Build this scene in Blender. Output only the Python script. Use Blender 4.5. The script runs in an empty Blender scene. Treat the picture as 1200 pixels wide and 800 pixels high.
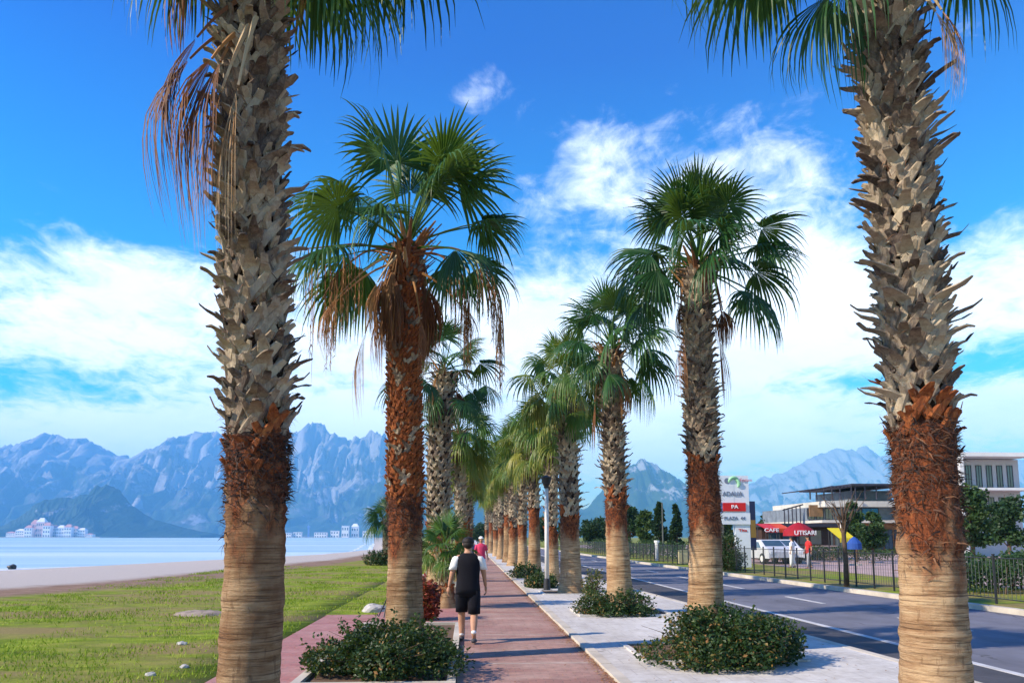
import bpy, bmesh, math, random
import numpy as np
from mathutils import Vector, Matrix, noise as mnoise

sc = bpy.context.scene
COL = sc.collection
rng = random.Random(7)
PI = math.pi

# ------------------------------------------------------------------ camera
F = 900.0; W0 = 1200.0; H0 = 800.0
EYE = Vector((0, 0, 1.65))
YAW = math.atan(51 / 900.0); PITCH = math.radians(7.0)
HORIZON = 629.0
SHY = (HORIZON - 400 - F * math.tan(PITCH)) / W0
cam_d = bpy.data.cameras.new('camera'); cam = bpy.data.objects.new('camera', cam_d); COL.objects.link(cam)
cam.location = EYE
cam.rotation_euler = (PI / 2 + PITCH, 0, -YAW)
cam_d.sensor_width = 36; cam_d.lens = 36 * F / W0; cam_d.shift_y = SHY
cam_d.clip_start = 0.05; cam_d.clip_end = 60000
sc.camera = cam
CR = cam.rotation_euler.to_matrix()

def ray(px, py):
    x = (px - 600) / F; y = (400 - py) / F + SHY * W0 / F
    return CR @ Vector((x, y, -1))

def at(px, py, Y):
    """point of the plane y = Y seen at a pixel of the 1200 x 800 photograph"""
    d = ray(px, py); return EYE + d * (Y / d.y)

def gnd(px, py, z=0.0):
    d = ray(px, py); return EYE + d * ((z - EYE.z) / d.z)

# ------------------------------------------------------------------ object helpers
def tag(o, label=None, cat=None, group=None, kind=None):
    if label: o['label'] = label
    if cat: o['category'] = cat
    if group: o['group'] = group
    if kind: o['kind'] = kind
    return o

def empty(name, loc=(0, 0, 0), rz=0.0):
    o = bpy.data.objects.new(name, None); COL.objects.link(o)
    o.location = loc; o.rotation_euler = (0, 0, rz); o.empty_display_size = .2
    return o

class MB:
    """collects geometry, links it as one mesh object"""
    def __init__(s): s.v = []; s.f = []; s.t = []; s.n = 0
    def add(s, verts, faces, tint=0.5):
        verts = np.asarray(verts, dtype=float).reshape(-1, 3)
        s.v.append(verts)
        k = s.n
        s.f.extend([tuple(i + k for i in f) for f in faces])
        t = np.asarray(tint, dtype=float)
        if t.ndim == 0: t = np.full(len(verts), float(t))
        s.t.append(t); s.n += len(verts)
    def box(s, x0, x1, y0, y1, z0, z1, tint=.5):
        v = [(x0,y0,z0),(x1,y0,z0),(x1,y1,z0),(x0,y1,z0),(x0,y0,z1),(x1,y0,z1),(x1,y1,z1),(x0,y1,z1)]
        s.add(v, [(0,3,2,1),(4,5,6,7),(0,1,5,4),(1,2,6,5),(2,3,7,6),(3,0,4,7)], tint)
    def quad(s, a, b, c, d, tint=.5): s.add([a, b, c, d], [(0, 1, 2, 3)], tint)
    def tube(s, pts, rad, n=8, cap=True, tint=.5):
        pts = [Vector(p) for p in pts]; m = len(pts)
        if not hasattr(rad, '__len__'): rad = [rad] * m
        vs = []; ref = Vector((0.13, 0.21, 1)).normalized()
        for i, p in enumerate(pts):
            d = (pts[min(i + 1, m - 1)] - pts[max(i - 1, 0)])
            if d.length < 1e-9: d = Vector((0, 0, 1))
            d.normalize()
            a = d.cross(ref)
            if a.length < .05: a = d.cross(Vector((1, 0, 0)))
            a.normalize(); b = d.cross(a)
            for k in range(n):
                an = 2 * PI * k / n
                vs.append(p + (a * math.cos(an) + b * math.sin(an)) * rad[i])
        fs = []
        for i in range(m - 1):
            for k in range(n):
                k2 = (k + 1) % n
                fs.append((i*n+k, i*n+k2, (i+1)*n+k2, (i+1)*n+k))
        if cap: fs.append(tuple(range(n))[::-1]); fs.append(tuple((m-1)*n + k for k in range(n)))
        s.add([tuple(v) for v in vs], fs, tint)
    def build(s, name, mat, parent=None, smooth=False, loc=None):
        me = bpy.data.meshes.new(name)
        V = np.concatenate(s.v) if s.v else np.zeros((0, 3))
        me.from_pydata([], [], []) if not len(V) else None
        nf = len(s.f)
        lens = np.fromiter((len(f) for f in s.f), dtype=np.int32, count=nf)
        tot = int(lens.sum())
        me.vertices.add(len(V)); me.vertices.foreach_set('co', V.ravel())
        me.loops.add(tot); me.loops.foreach_set('vertex_index', np.fromiter((i for f in s.f for i in f), dtype=np.int32, count=tot))
        me.polygons.add(nf)
        st = np.zeros(nf, dtype=np.int32); st[1:] = np.cumsum(lens)[:-1]
        me.polygons.foreach_set('loop_start', st)
        me.polygons.foreach_set('use_smooth', np.full(nf, bool(smooth)))
        me.update(calc_edges=True); me.validate()
        at_ = me.attributes.new('tint', 'FLOAT', 'POINT')
        at_.data.foreach_set('value', np.concatenate(s.t).astype(np.float32))
        if mat: me.materials.append(mat)
        o = bpy.data.objects.new(name, me); COL.objects.link(o)
        if parent: o.parent = parent
        if loc is not None: o.location = loc
        return o

def copy_tree(o, parent=None):
    c = o.copy(); COL.objects.link(c); c.parent = parent
    for ch in list(o.children): copy_tree(ch, c)
    return c

# ------------------------------------------------------------------ materials
def mat(name):
    m = bpy.data.materials.new(name); m.use_nodes = True
    nt = m.node_tree; b = nt.nodes['Principled BSDF']
    return m, nt, b

def N(nt, t, **k):
    n = nt.nodes.new(t)
    for a, v in k.items(): setattr(n, a, v)
    return n

def ramp(nt, fac, stops, interp='LINEAR'):
    r = N(nt, 'ShaderNodeValToRGB'); r.color_ramp.interpolation = interp
    e = r.color_ramp.elements
    while len(e) < len(stops): e.new(.5)
    for i, (p, c) in enumerate(stops):
        e[i].position = p; e[i].color = (*c, 1) if len(c) == 3 else c
    nt.links.new(fac, r.inputs['Fac']); return r.outputs['Color']

def noise_tex(nt, scale, detail=5, rough=.6, coords='Object', sc3=(1, 1, 1), dist=0.0):
    tc = N(nt, 'ShaderNodeTexCoord'); mp = N(nt, 'ShaderNodeMapping')
    mp.inputs['Scale'].default_value = sc3
    nt.links.new(tc.outputs[coords], mp.inputs['Vector'])
    n = N(nt, 'ShaderNodeTexNoise'); n.inputs['Scale'].default_value = scale
    n.inputs['Detail'].default_value = detail; n.inputs['Roughness'].default_value = rough
    n.inputs['Distortion'].default_value = dist
    nt.links.new(mp.outputs['Vector'], n.inputs['Vector'])
    return n.outputs['Fac']

def mixc(nt, fac, a, b, blend='MIX'):
    m = N(nt, 'ShaderNodeMix', data_type='RGBA', blend_type=blend)
    for sock, v in (('Factor', fac),):
        if isinstance(v, (int, float)): m.inputs[0].default_value = v
        else: nt.links.new(v, m.inputs[0])
    for idx, v in ((6, a), (7, b)):
        if isinstance(v, tuple): m.inputs[idx].default_value = (*v, 1) if len(v) == 3 else v
        else: nt.links.new(v, m.inputs[idx])
    return m.outputs[2]

def mathn(nt, op, a, b=None, c=None, clamp=False):
    m = N(nt, 'ShaderNodeMath', operation=op); m.use_clamp = clamp
    for i, v in enumerate((a, b, c)):
        if v is None: continue
        if isinstance(v, (int, float)): m.inputs[i].default_value = v
        else: nt.links.new(v, m.inputs[i])
    return m.outputs[0]

def bump(nt, b, h, strength=.4, dist=.02):
    n = N(nt, 'ShaderNodeBump'); n.inputs['Strength'].default_value = strength; n.inputs['Distance'].default_value = dist
    nt.links.new(h, n.inputs['Height']); nt.links.new(n.outputs['Normal'], b.inputs['Normal'])

def attr(nt, name='tint'):
    a = N(nt, 'ShaderNodeAttribute'); a.attribute_name = name; return a.outputs['Fac']

def simple(name, c, rough=.7, var=.25, scale=4, bmp=.15, metal=0.0, spec=.3):
    m, nt, b = mat(name)
    n = noise_tex(nt, scale, 6, .65)
    lo = tuple(x * (1 - var) for x in c); hi = tuple(min(1, x * (1 + var)) for x in c)
    nt.links.new(ramp(nt, n, [(.3, lo), (.7, hi)]), b.inputs['Base Color'])
    b.inputs['Roughness'].default_value = rough; b.inputs['Metallic'].default_value = metal
    b.inputs['Specular IOR Level'].default_value = spec
    if bmp: bump(nt, b, noise_tex(nt, scale * 12, 4), bmp, .01)
    return m

def leafmat(name, stops, transl=.35, rough=.45, nscale=3.0, spec=.35):
    m, nt, b = mat(name)
    n = noise_tex(nt, nscale, 3)
    t = mathn(nt, 'ADD', attr(nt), mathn(nt, 'MULTIPLY', mathn(nt, 'SUBTRACT', n, .5), .35), clamp=True)
    c = ramp(nt, t, stops)
    nt.links.new(c, b.inputs['Base Color']); b.inputs['Roughness'].default_value = rough
    b.inputs['Specular IOR Level'].default_value = spec
    tr = N(nt, 'ShaderNodeBsdfTranslucent'); nt.links.new(mixc(nt, .5, c, (.20, .30, .02), 'MIX') if transl else c, tr.inputs['Color'])
    mx = N(nt, 'ShaderNodeMixShader'); mx.inputs[0].default_value = transl
    nt.links.new(b.outputs[0], mx.inputs[1]); nt.links.new(tr.outputs[0], mx.inputs[2])
    nt.links.new(mx.outputs[0], nt.nodes['Material Output'].inputs['Surface'])
    return m

M = {}
M['leaf'] = leafmat('palm_leaf', [(0, (.010, .040, .012)), (.4, (.022, .085, .018)), (.7, (.07, .15, .02)), (1, (.22, .22, .03))], .25)
def deadmat(st=((.05, .022, .012), (.22, .085, .03), (.42, .20, .06), (.45, .34, .20))):
    m, nt, b = mat('dead_palm_leaf')
    n = noise_tex(nt, 6, 4)
    t = mathn(nt, 'ADD', attr(nt), mathn(nt, 'MULTIPLY', mathn(nt, 'SUBTRACT', n, .5), .5), clamp=True)
    c = ramp(nt, t, [(0, st[0]), (.5, st[1]), (.8, st[2]), (1, st[3])])
    nt.links.new(c, b.inputs['Base Color']); b.inputs['Roughness'].default_value = .75
    tr = N(nt, 'ShaderNodeBsdfTranslucent'); nt.links.new(c, tr.inputs['Color'])
    mx = N(nt, 'ShaderNodeMixShader'); mx.inputs[0].default_value = .2
    nt.links.new(b.outputs[0], mx.inputs[1]); nt.links.new(tr.outputs[0], mx.inputs[2])
    nt.links.new(mx.outputs[0], nt.nodes['Material Output'].inputs['Surface'])
    return m
M['dead'] = deadmat()
M['shrub'] = leafmat('shrub_leaf', [(0, (.008, .024, .007)), (.45, (.018, .050, .010)), (.8, (.06, .10, .018)), (1, (.26, .13, .04))], .15, .5)
M['tree'] = leafmat('tree_leaf', [(0, (.010, .032, .012)), (.5, (.025, .065, .02)), (1, (.09, .14, .03))], .2, .55, .8)
M['redshrub'] = leafmat('red_leaf', [(0, (.04, .012, .01)), (.6, (.20, .03, .02)), (1, (.45, .07, .04))], .15, .55)

def bootmat():
    m, nt, b = mat('leaf_base')
    n = noise_tex(nt, 22, 7, .75, sc3=(1, 1, .4), dist=.8)
    t = mathn(nt, 'ADD', attr(nt), mathn(nt, 'MULTIPLY', mathn(nt, 'SUBTRACT', n, .5), 1.3), clamp=True)
    c = ramp(nt, t, [(0, (.03, .020, .016)), (.3, (.11, .082, .065)), (.55, (.25, .19, .135)), (.8, (.38, .305, .215)), (1, (.48, .39, .27))])
    # rust coloured bases: tint below zero is rust
    rust = ramp(nt, n, [(.3, (.07, .02, .010)), (.5, (.26, .075, .025)), (.7, (.46, .17, .05))])
    neg = mathn(nt, 'LESS_THAN', attr(nt), -.001)
    nt.links.new(mixc(nt, neg, c, rust), b.inputs['Base Color'])
    b.inputs['Roughness'].default_value = .85; b.inputs['Specular IOR Level'].default_value = .2
    bump(nt, b, mathn(nt, 'ADD', n, noise_tex(nt, 70, 5, .7, sc3=(1, 1, .3))), .9, .012)
    return m
M['boot'] = bootmat()

def trunkmat(name='palm_trunk', dark=1.0, stain=.55):
    m, nt, b = mat(name)
    z = attr(nt)                                                     # 0 ringed bark, .5 rust fibre, 1 dark core
    rings = noise_tex(nt, 3.0, 6, .75, sc3=(.9, .9, 11))             # stacked scars
    vert = noise_tex(nt, 9.0, 4, .6, sc3=(2.2, 2.2, .5))
    fine = noise_tex(nt, 40.0, 4, .7)
    blot = noise_tex(nt, 2.2, 5, .6)
    c1 = ramp(nt, rings, [(.30, (.13, .075, .04)), (.43, (.34, .22, .12)), (.55, (.50, .35, .205)), (.75, (.58, .45, .28))])
    c1 = mixc(nt, mathn(nt, 'MULTIPLY', ramp(nt, vert, [(.60, (0, 0, 0)), (.66, (1, 1, 1))]), .45), c1, (.12, .07, .04))
    c1 = mixc(nt, ramp(nt, blot, [(.42, (0, 0, 0)), (.66, (stain,) * 3)]), c1, (.20, .095, .045))
    c1 = mixc(nt, 1.0, c1, (dark, dark * .97, dark * .93), 'MULTIPLY')
    thin = noise_tex(nt, 2.0, 3, .6, sc3=(.6, .6, 34)); c1 = mixc(nt, ramp(nt, thin, [(.34, (.8, .8, .8)), (.44, (0, 0, 0))]), c1, (.07, .04, .025))
    fib = noise_tex(nt, 22, 6, .75, sc3=(1, 1, .35), dist=1.2)
    c2 = ramp(nt, fib, [(.30, (.02, .010, .008)), (.45, (.09, .030, .015)), (.58, (.26, .075, .028)), (.75, (.40, .17, .06))])
    c3 = ramp(nt, fib, [(.3, (.012, .008, .006)), (.7, (.08, .045, .028))])
    f1 = mathn(nt, 'MULTIPLY', z, 2, clamp=True); f2 = mathn(nt, 'MULTIPLY', mathn(nt, 'SUBTRACT', z, .5), 2, clamp=True)
    nt.links.new(mixc(nt, f2, mixc(nt, f1, c1, c2), c3), b.inputs['Base Color'])
    b.inputs['Roughness'].default_value = .9; b.inputs['Specular IOR Level'].default_value = .15
    h = mathn(nt, 'ADD', mathn(nt, 'ADD', rings, mathn(nt, 'MULTIPLY', fine, .25)), mathn(nt, 'MULTIPLY', mathn(nt, 'MULTIPLY', fib, f1), .8))
    bump(nt, b, h, .9, .03)
    return m
M['trunk'] = trunkmat(dark=1.0, stain=.5); M['trunk_brown'] = trunkmat('brown_palm_trunk', .78, .85)
M['fibre'] = deadmat(((.022, .013, .010), (.13, .055, .028), (.27, .13, .06), (.36, .25, .14))); M['fibre'].name = 'palm_fibre'

# ------------------------------------------------------------------ palms
UP = np.array([0, 0, 1.0])
def nrm(v):
    v = np.asarray(v, float); return v / max(1e-9, np.linalg.norm(v))

def palm_leaf(mb, base, d, pet=.8, R=.85, droop=.35, A=1.85, n=30, tint=.4, r=rng, sag=.15, curl=.5, m=7, ragged=.08, petmb=None, wide=1.0):
    base = np.asarray(base, float); d = nrm(d)
    # petiole
    P = []
    for k in range(5):
        s = k / 4; P.append(base + d * pet * s - UP * sag * pet * s * s)
    dd = nrm(P[-1] - P[-2] - UP * sag * .12 * pet)
    (petmb or mb).tube(P, [.022, .018, .014, .012, .010], 4, tint=tint + .25 if petmb is None else .7)
    c = P[-1]
    side = np.cross(dd, UP)
    if np.linalg.norm(side) < .15: side = np.cross(dd, np.array([math.cos(r.random() * 6), math.sin(r.random() * 6), 0]))
    side = nrm(side); nv = nrm(np.cross(side, dd))
    roll = r.uniform(-.8, .8); fold = r.choice([.05, .15, .3, .5, .7])
    side, nv = side * math.cos(roll) + nv * math.sin(roll), nv * math.cos(roll) - side * math.sin(roll)
    th = np.linspace(-A, A, n) + np.array([r.uniform(-.02, .02) for _ in range(n)])
    Ls = R * (.70 + .30 * np.cos(th / 1.25)) * np.array([1 + r.uniform(-ragged, ragged) for _ in range(n)])
    dth = 2 * A / n
    rr = np.linspace(.03, 1, m)
    split = .34
    TH, RR = np.meshgrid(th, rr, indexing='ij'); LL = Ls[:, None] * np.ones_like(RR)
    rho = RR * LL
    wm = split * R * dth * .56 * wide
    hw = np.where(RR < split, rho * dth * .52, wm * np.clip(1 - ((RR - split) / (1 - split)) ** 1.6, .04, 1))
    # centre line, cupped and arching
    dirs = np.cos(TH)[..., None] * dd + np.sin(TH)[..., None] * side
    perp = -np.sin(TH)[..., None] * dd + np.cos(TH)[..., None] * side
    cup = .12 * np.cos(TH * .8)
    cf, sf = math.cos(fold), math.sin(fold)
    dirs = np.cos(TH)[..., None] * dd + (np.sin(TH) * cf)[..., None] * side - (np.abs(np.sin(TH)) * sf)[..., None] * nv
    pos = c + dirs * rho[..., None] + nv * (cup * rho * (1 - RR))[..., None]
    dr = np.array([droop * r.uniform(.7, 1.35) for _ in range(n)])[:, None]
    fall = dr * LL * (.35 * RR ** 2 + curl * np.clip(RR - split, 0, 1) ** 1.8 * 2.2)
    hor = dirs.copy(); hor[..., 2] = 0
    pos = pos - UP * fall[..., None] - hor * (fall * .45 * RR)[..., None]
    rel = pos - c; ln_ = np.linalg.norm(rel, axis=2, keepdims=True) + 1e-9; pos = c + rel * np.minimum(1.0, (rho[..., None] * 1.06) / ln_)
    tw = np.array([r.uniform(-.5, .5) for _ in range(n)])[:, None, None] * RR[..., None] ** 2
    pv = perp * np.cos(tw * 2) + nv * np.sin(tw * 2)
    L = pos - pv * hw[..., None]; Rr = pos + pv * hw[..., None]; Mi = pos + nv * (hw * .55)[..., None]
    V = np.stack([L, Mi, Rr], axis=2).reshape(-1, 3)
    faces = []
    for i in range(n):
        o = i * m * 3
        for j in range(m - 1):
            a = o + j * 3
            faces.append((a, a + 1, a + 4, a + 3)); faces.append((a + 1, a + 2, a + 5, a + 4))
    tt = (tint + .10 * (np.array([r.uniform(-1, 1) for _ in range(n)]))[:, None] + .12 * RR ** 3)
    mb.add(V, faces, np.repeat(tt.reshape(-1), 3))

def strip(mb, pts, widths, side, nv, thick, tint):
    """flat tapered plate through pts"""
    vs = []
    for p, w, t in zip(pts, widths, thick):
        p = np.asarray(p)
        vs += [p - side * w - nv * t, p + side * w - nv * t, p + side * w * .7 + nv * t, p - side * w * .7 + nv * t]
    fs = []
    m = len(pts)
    for i in range(m - 1):
        a = i * 4
        for k in range(4):
            k2 = (k + 1) % 4
            fs.append((a + k, a + k2, a + 4 + k2, a + 4 + k))
    fs.append((m*4-4, m*4-3, m*4-2, m*4-1))
    mb.add(vs, fs, tint)

def interp(axis, z):
    for (p, q) in zip(axis[:-1], axis[1:]):
        if z <= q[2] or q is axis[-1]:
            t = (z - p[2]) / max(1e-6, q[2] - p[2])
            return (p[0] + (q[0] - p[0]) * t, p[1] + (q[1] - p[1]) * t)

def smooth_axis(axis, n=40):
    zs = np.linspace(axis[0][2], axis[-1][2], n)
    xs = np.array([interp(axis, z) for z in zs])
    for _ in range(6):
        xs[1:-1] = (xs[:-2] + 2 * xs[1:-1] + xs[2:]) / 4
    return [(x, y, z) for (x, y), z in zip(xs, zs)]

def make_palm(label, axis, r0, r1, z_ring, z_boot, seed=1, group='fan palms lining the footpath', crown=None, boots=None,
              flare=.12, detail=1.0, extra=None, fibre=600, tmat='trunk', rust_above=None):
    """axis: list of (x,y,z) world points, z from ground up; returns Empty"""
    r = random.Random(seed)
    base = axis[0]
    root = empty('fan_palm', (base[0], base[1], base[2]))
    tag(root, label, 'palm tree', group)
    ax = smooth_axis([(a[0] - base[0], a[1] - base[1], a[2] - base[2]) for a in axis])
    top = ax[-1][2]
    # ---- trunk
    mb = MB(); ns = max(16, int(30 * detail)); step = .035 / detail
    zs = np.arange(-.05, top + .08, step)
    def rad(z):
        t = max(0, min(1, z / top))
        return r0 + (r1 - r0) * min(1, t * 1.3) + flare * math.exp(-max(z, 0) / .35)
    V = []; T = []
    ringoff = 0
    for i, z in enumerate(zs):
        cx, cy = interp(ax, max(0, min(top, z)))
        ringoff = r.uniform(-.006, .006) if z < z_ring else r.uniform(-.014, .014)
        for k in range(ns):
            a = 2 * PI * k / ns
            nz = mnoise.noise(Vector((math.cos(a) * 1.5, math.sin(a) * 1.5, z * 1.3 + seed * 7.7)))
            n2 = mnoise.noise(Vector((math.cos(a) * 5, math.sin(a) * 5, z * 9 + seed * 3)))
            zz = z + .03 * mnoise.noise(Vector((math.cos(a) * 1.2, math.sin(a) * 1.2, seed + z * 2)))
            R = rad(z) + .015 * nz + ringoff + (.006 if z < z_ring else .022) * n2
            if z > z_boot: R -= .03
            V.append((cx + R * math.cos(a), cy + R * math.sin(a), zz))
            edge = z_ring + .45 * nz + .2 * n2
            t = 0 if z < edge - .2 else min(.5, (z - edge + .2) / .4 * .5)
            if z > z_boot + .03: t = 1.0
            T.append(t)
    fs = []
    for i in range(len(zs) - 1):
        for k in range(ns):
            k2 = (k + 1) % ns
            fs.append((i*ns+k, i*ns+k2, (i+1)*ns+k2, (i+1)*ns+k))
    fs.append(tuple((len(zs)-1)*ns + k for k in range(ns)))
    mb.add(V, fs, np.array(T)); mb.build('trunk', M[tmat], root, smooth=True)
    # ---- fibres over the rust zone
    if fibre:
        mb = MB()
        for _ in range(int(fibre * 1.6)):
            z = z_ring - .12 + (z_boot + .12 - z_ring) * r.random() ** .75 + r.uniform(-.06, .08)
            a = r.uniform(0, 2 * PI); z -= .30 * mnoise.noise(Vector((math.cos(a) * 1.5, math.sin(a) * 1.5, seed * 5.5))) * (z_boot - z) / max(.1, z_boot - z_ring)
            if r.random() < .55 - .9 * (z - z_ring) / (z_boot - z_ring): continue
            cx, cy = interp(ax, max(0, min(top, z))); R = rad(z)
            p = np.array([cx + R * math.cos(a), cy + R * math.sin(a), z])
            rd = np.array([math.cos(a), math.sin(a), 0]); tg = np.array([-math.sin(a), math.cos(a), 0])
            d = nrm(rd * r.uniform(.05, .42) + tg * r.uniform(-1, 1) + UP * r.uniform(-.6, .7))
            L = r.uniform(.03, .11); w = r.choice([.0015, .0015, .002, .003, .004, .007])
            q = p + d * L * .55 + rd * .015; e = p + d * L - UP * .02 + rd * .01
            s = nrm(np.cross(d, rd)) * w
            mb.add([p - s, p + s, q + s * .7, q - s * .7, e], [(0, 1, 2, 3), (3, 2, 4)], r.choice([.0, .1, .2, .4, .5, .8]) * (.5 if tmat != 'trunk' else .85))
        mb.build('fibre', M['fibre'], root)
    # ---- leaf bases
    bo = dict(row=.105, around=9, size=1.0, rust=0.0, out=.15, tip=1.0)
    if boots: bo.update(boots)
    mb = MB(); z = z_boot - .30; k = 0
    while z < top + .02:
        for j in range(bo['around']):
            low_ = z < z_boot - .01
            if low_ and r.random() < .35 + 1.6 * (z_boot - z): continue
            a = (j + .5 * (k % 2)) / bo['around'] * 2 * PI + k * .11 + r.uniform(-.12, .12)
            zz = z + r.uniform(-.03, .03); cx, cy = interp(ax, max(0, min(top, zz))); R = rad(zz) - .03
            rd = np.array([math.cos(a), math.sin(a), 0]); tg = np.array([-math.sin(a), math.cos(a), 0])
            o = np.array([cx, cy, zz]) + rd * R
            s = bo['size'] * r.uniform(.85, 1.15) * (.8 if low_ else 1); out = bo['out'] * r.choice([.55, .75, .9, 1, 1.15, 1.4]) * s
            rustp = bo['rust'] if rust_above is None or zz < rust_above else 1.0
            tint = r.choice([.3, .5, .6, .7, .85, .95]) + r.uniform(-.08, .08) if r.random() > rustp else -.5
            if (low_ and r.random() < .85) or (zz < z_boot + .2 and r.random() < .15): tint = -.5
            if low_: out *= .5
            lean = r.uniform(-.05, .05) * s
            fl = r.uniform(.8, 1.2)
            for sg in ((-1, 1) if (j + k) % 2 else (1, -1)):
                ln = sg * r.uniform(.75, 1.15); e_ = .006 * sg
                b0 = o - tg * .062 * s * ln - UP * .03 * s + rd * (.002 + e_); b1 = o - tg * .015 * s * ln + UP * .045 * s + rd * (.024 + e_)
                b2 = o + tg * .035 * s * ln + UP * .115 * s + rd * (.046 + e_) ; b3 = o + tg * .062 * s * ln + UP * .155 * s + rd * (.066 + out * .22)
                sv = nrm(tg - UP * .42 * ln)
                tt = tint + (r.uniform(-.1, .1) if tint > 0 else 0)
                strip(mb, [b0, b1, b2, b3], [.040 * s, .037 * s, .031 * s, .020 * s * fl], sv, nrm(rd - UP * .15), [.013, .012, .010, .007], tt)
            c0 = o + UP * .09 * s + rd * .035
            c1 = c0 + UP * .045 * s + rd * out * .35 + tg * lean
            c2 = c0 + UP * .070 * s + rd * out * .75 + tg * lean * 2
            c3 = c0 + UP * (.080 + r.uniform(-.03, .05)) * s + rd * out * bo['tip'] + tg * lean * 2.6
            if r.random() < .8:
                strip(mb, [c0, c1, c2, c3], [.046 * s, .038 * s, .028 * s, .017 * s * r.uniform(.4, 1.7)], tg, nrm(rd * .4 + UP * .5), [.013, .012, .009, .005],
                      np.repeat([tint, tint, tint - (.15 if tint > 0 else 0), tint - (.32 if tint > 0 else 0)], 4) if tint < 0 or tint > .42 else tint)
        z += bo['row'] * bo['size']; k += 1
    mb.build('leaf_bases', M['boot'], root)
    if fibre >= 1000:
        mb = MB()
        for _ in range(1500):
            z = r.uniform(z_boot, top); a = r.uniform(0, 2 * PI); cx, cy = interp(ax, z); R = rad(z) + r.uniform(-.01, .045)
            rd = np.array([math.cos(a), math.sin(a), 0]); tg = np.array([-math.sin(a), math.cos(a), 0]); p = np.array([cx, cy, z]) + rd * R
            d = nrm(rd * r.uniform(.05, .5) + tg * r.uniform(-1, 1) + UP * r.uniform(-.9, .6)); L = r.uniform(.04, .13); w = r.choice([.001, .0015, .003]); sd_ = nrm(np.cross(d, rd)) * w
            mb.add([p - sd_, p + sd_, p + d * L * .6 + sd_ * .7, p + d * L * .6 - sd_ * .7, p + d * L - UP * .02], [(0, 1, 2, 3), (3, 2, 4)], r.uniform(.1, .8))
        mb.build('bark_threads', M['fibre'], root)
    # ---- crown
    cr = dict(n=32, pet=.75, R=.85, lo=-30, hi=86, droop=.4, seg=30, tint=.35, tvar=.12, dead=8, deadlen=.8, lift=0.0, upbias=1.0)
    if crown: cr.update(crown)
    tx, ty, tz = ax[-1]
    T0 = np.array([tx, ty, tz + .05])
    mb = MB(); g = 2.399963
    for i in range(cr['n']):
        f = (i + .5) / cr['n']
        el = math.radians(cr['hi'] + (cr['lo'] - cr['hi']) * f ** cr['upbias'] + r.uniform(-14, 14)); az = i * g + r.uniform(-.35, .35) + seed
        d = np.array([math.cos(el) * math.cos(az), math.cos(el) * math.sin(az), math.sin(el)])
        young = max(0, 1 - f * 6)
        palm_leaf(mb, T0 + UP * (.25 * (1 - f)) + d * .06, d, cr['pet'] * r.uniform(.75, 1.25) * (1 - .15 * young), cr['R'] * r.uniform(.8, 1.12) * (1 - .1 * young),
                  cr['droop'] * (.35 + 1.0 * f), 1.9 - 1.2 * young, cr['seg'], cr['tint'] + r.uniform(-1, 1) * cr['tvar'] + (.12 * f if r.random() < .3 else 0), r,
                  sag=.06 + .16 * f, m=7)
    if extra and extra.get('live'):
        for (p, q, pet, R, dr, tn) in extra['live']:
            p = np.array(p) - np.array(base); q = np.array(q) - np.array(base)
            palm_leaf(mb, p, q - p, pet, R, dr, 1.8, 34, tn, r, sag=.1, m=8)
    mb.build('crown', M['leaf'], root)
    # ---- dead leaves
    mb = MB()
    for i in range(cr['dead']):
        az = i * g * 1.3 + seed * 2; el = math.radians(r.uniform(-80, -50))
        d = np.array([math.cos(el) * math.cos(az), math.cos(el) * math.sin(az), math.sin(el)])
        b = T0 + np.array([math.cos(az), math.sin(az), 0]) * (r1 + .03) - UP * r.uniform(0, .15)
        palm_leaf(mb, b, d, .35 * r.uniform(.7, 1.2), cr['deadlen'] * r.uniform(.8, 1.15), .8, r.uniform(.3, .75), 16, r.uniform(.25, .75), r, sag=.5, curl=.9)
    if extra and extra.get('dead'):
        for (p, q, pet, R, dr, A, tn) in extra['dead']:
            p = np.array(p) - np.array(base); q = np.array(q) - np.array(base)
            palm_leaf(mb, p, q - p, pet, R, dr, A, 26, tn, r, sag=.35, curl=1.1, m=8, ragged=.25, wide=1.15)
    # brown fibre and petiole bases in the heart of the crown
    for i in range(int(26 * detail)):
        az = r.uniform(0, 2 * PI); rd = np.array([math.cos(az), math.sin(az), 0]); tg = np.array([-math.sin(az), math.cos(az), 0])
        o = T0 + rd * (r1 * .8) - UP * r.uniform(-.1, .45)
        d = nrm(rd * .5 + UP * 1.0 + tg * r.uniform(-.3, .3)); L = r.uniform(.25, .5)
        strip(mb, [o, o + d * L * .5 + rd * .02, o + d * L + rd * .10], [.05, .035, .016], tg, rd, [.01, .01, .006], r.uniform(.4, .95))
    if mb.n: mb.build('dead_leaves', M['dead'], root)
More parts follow.
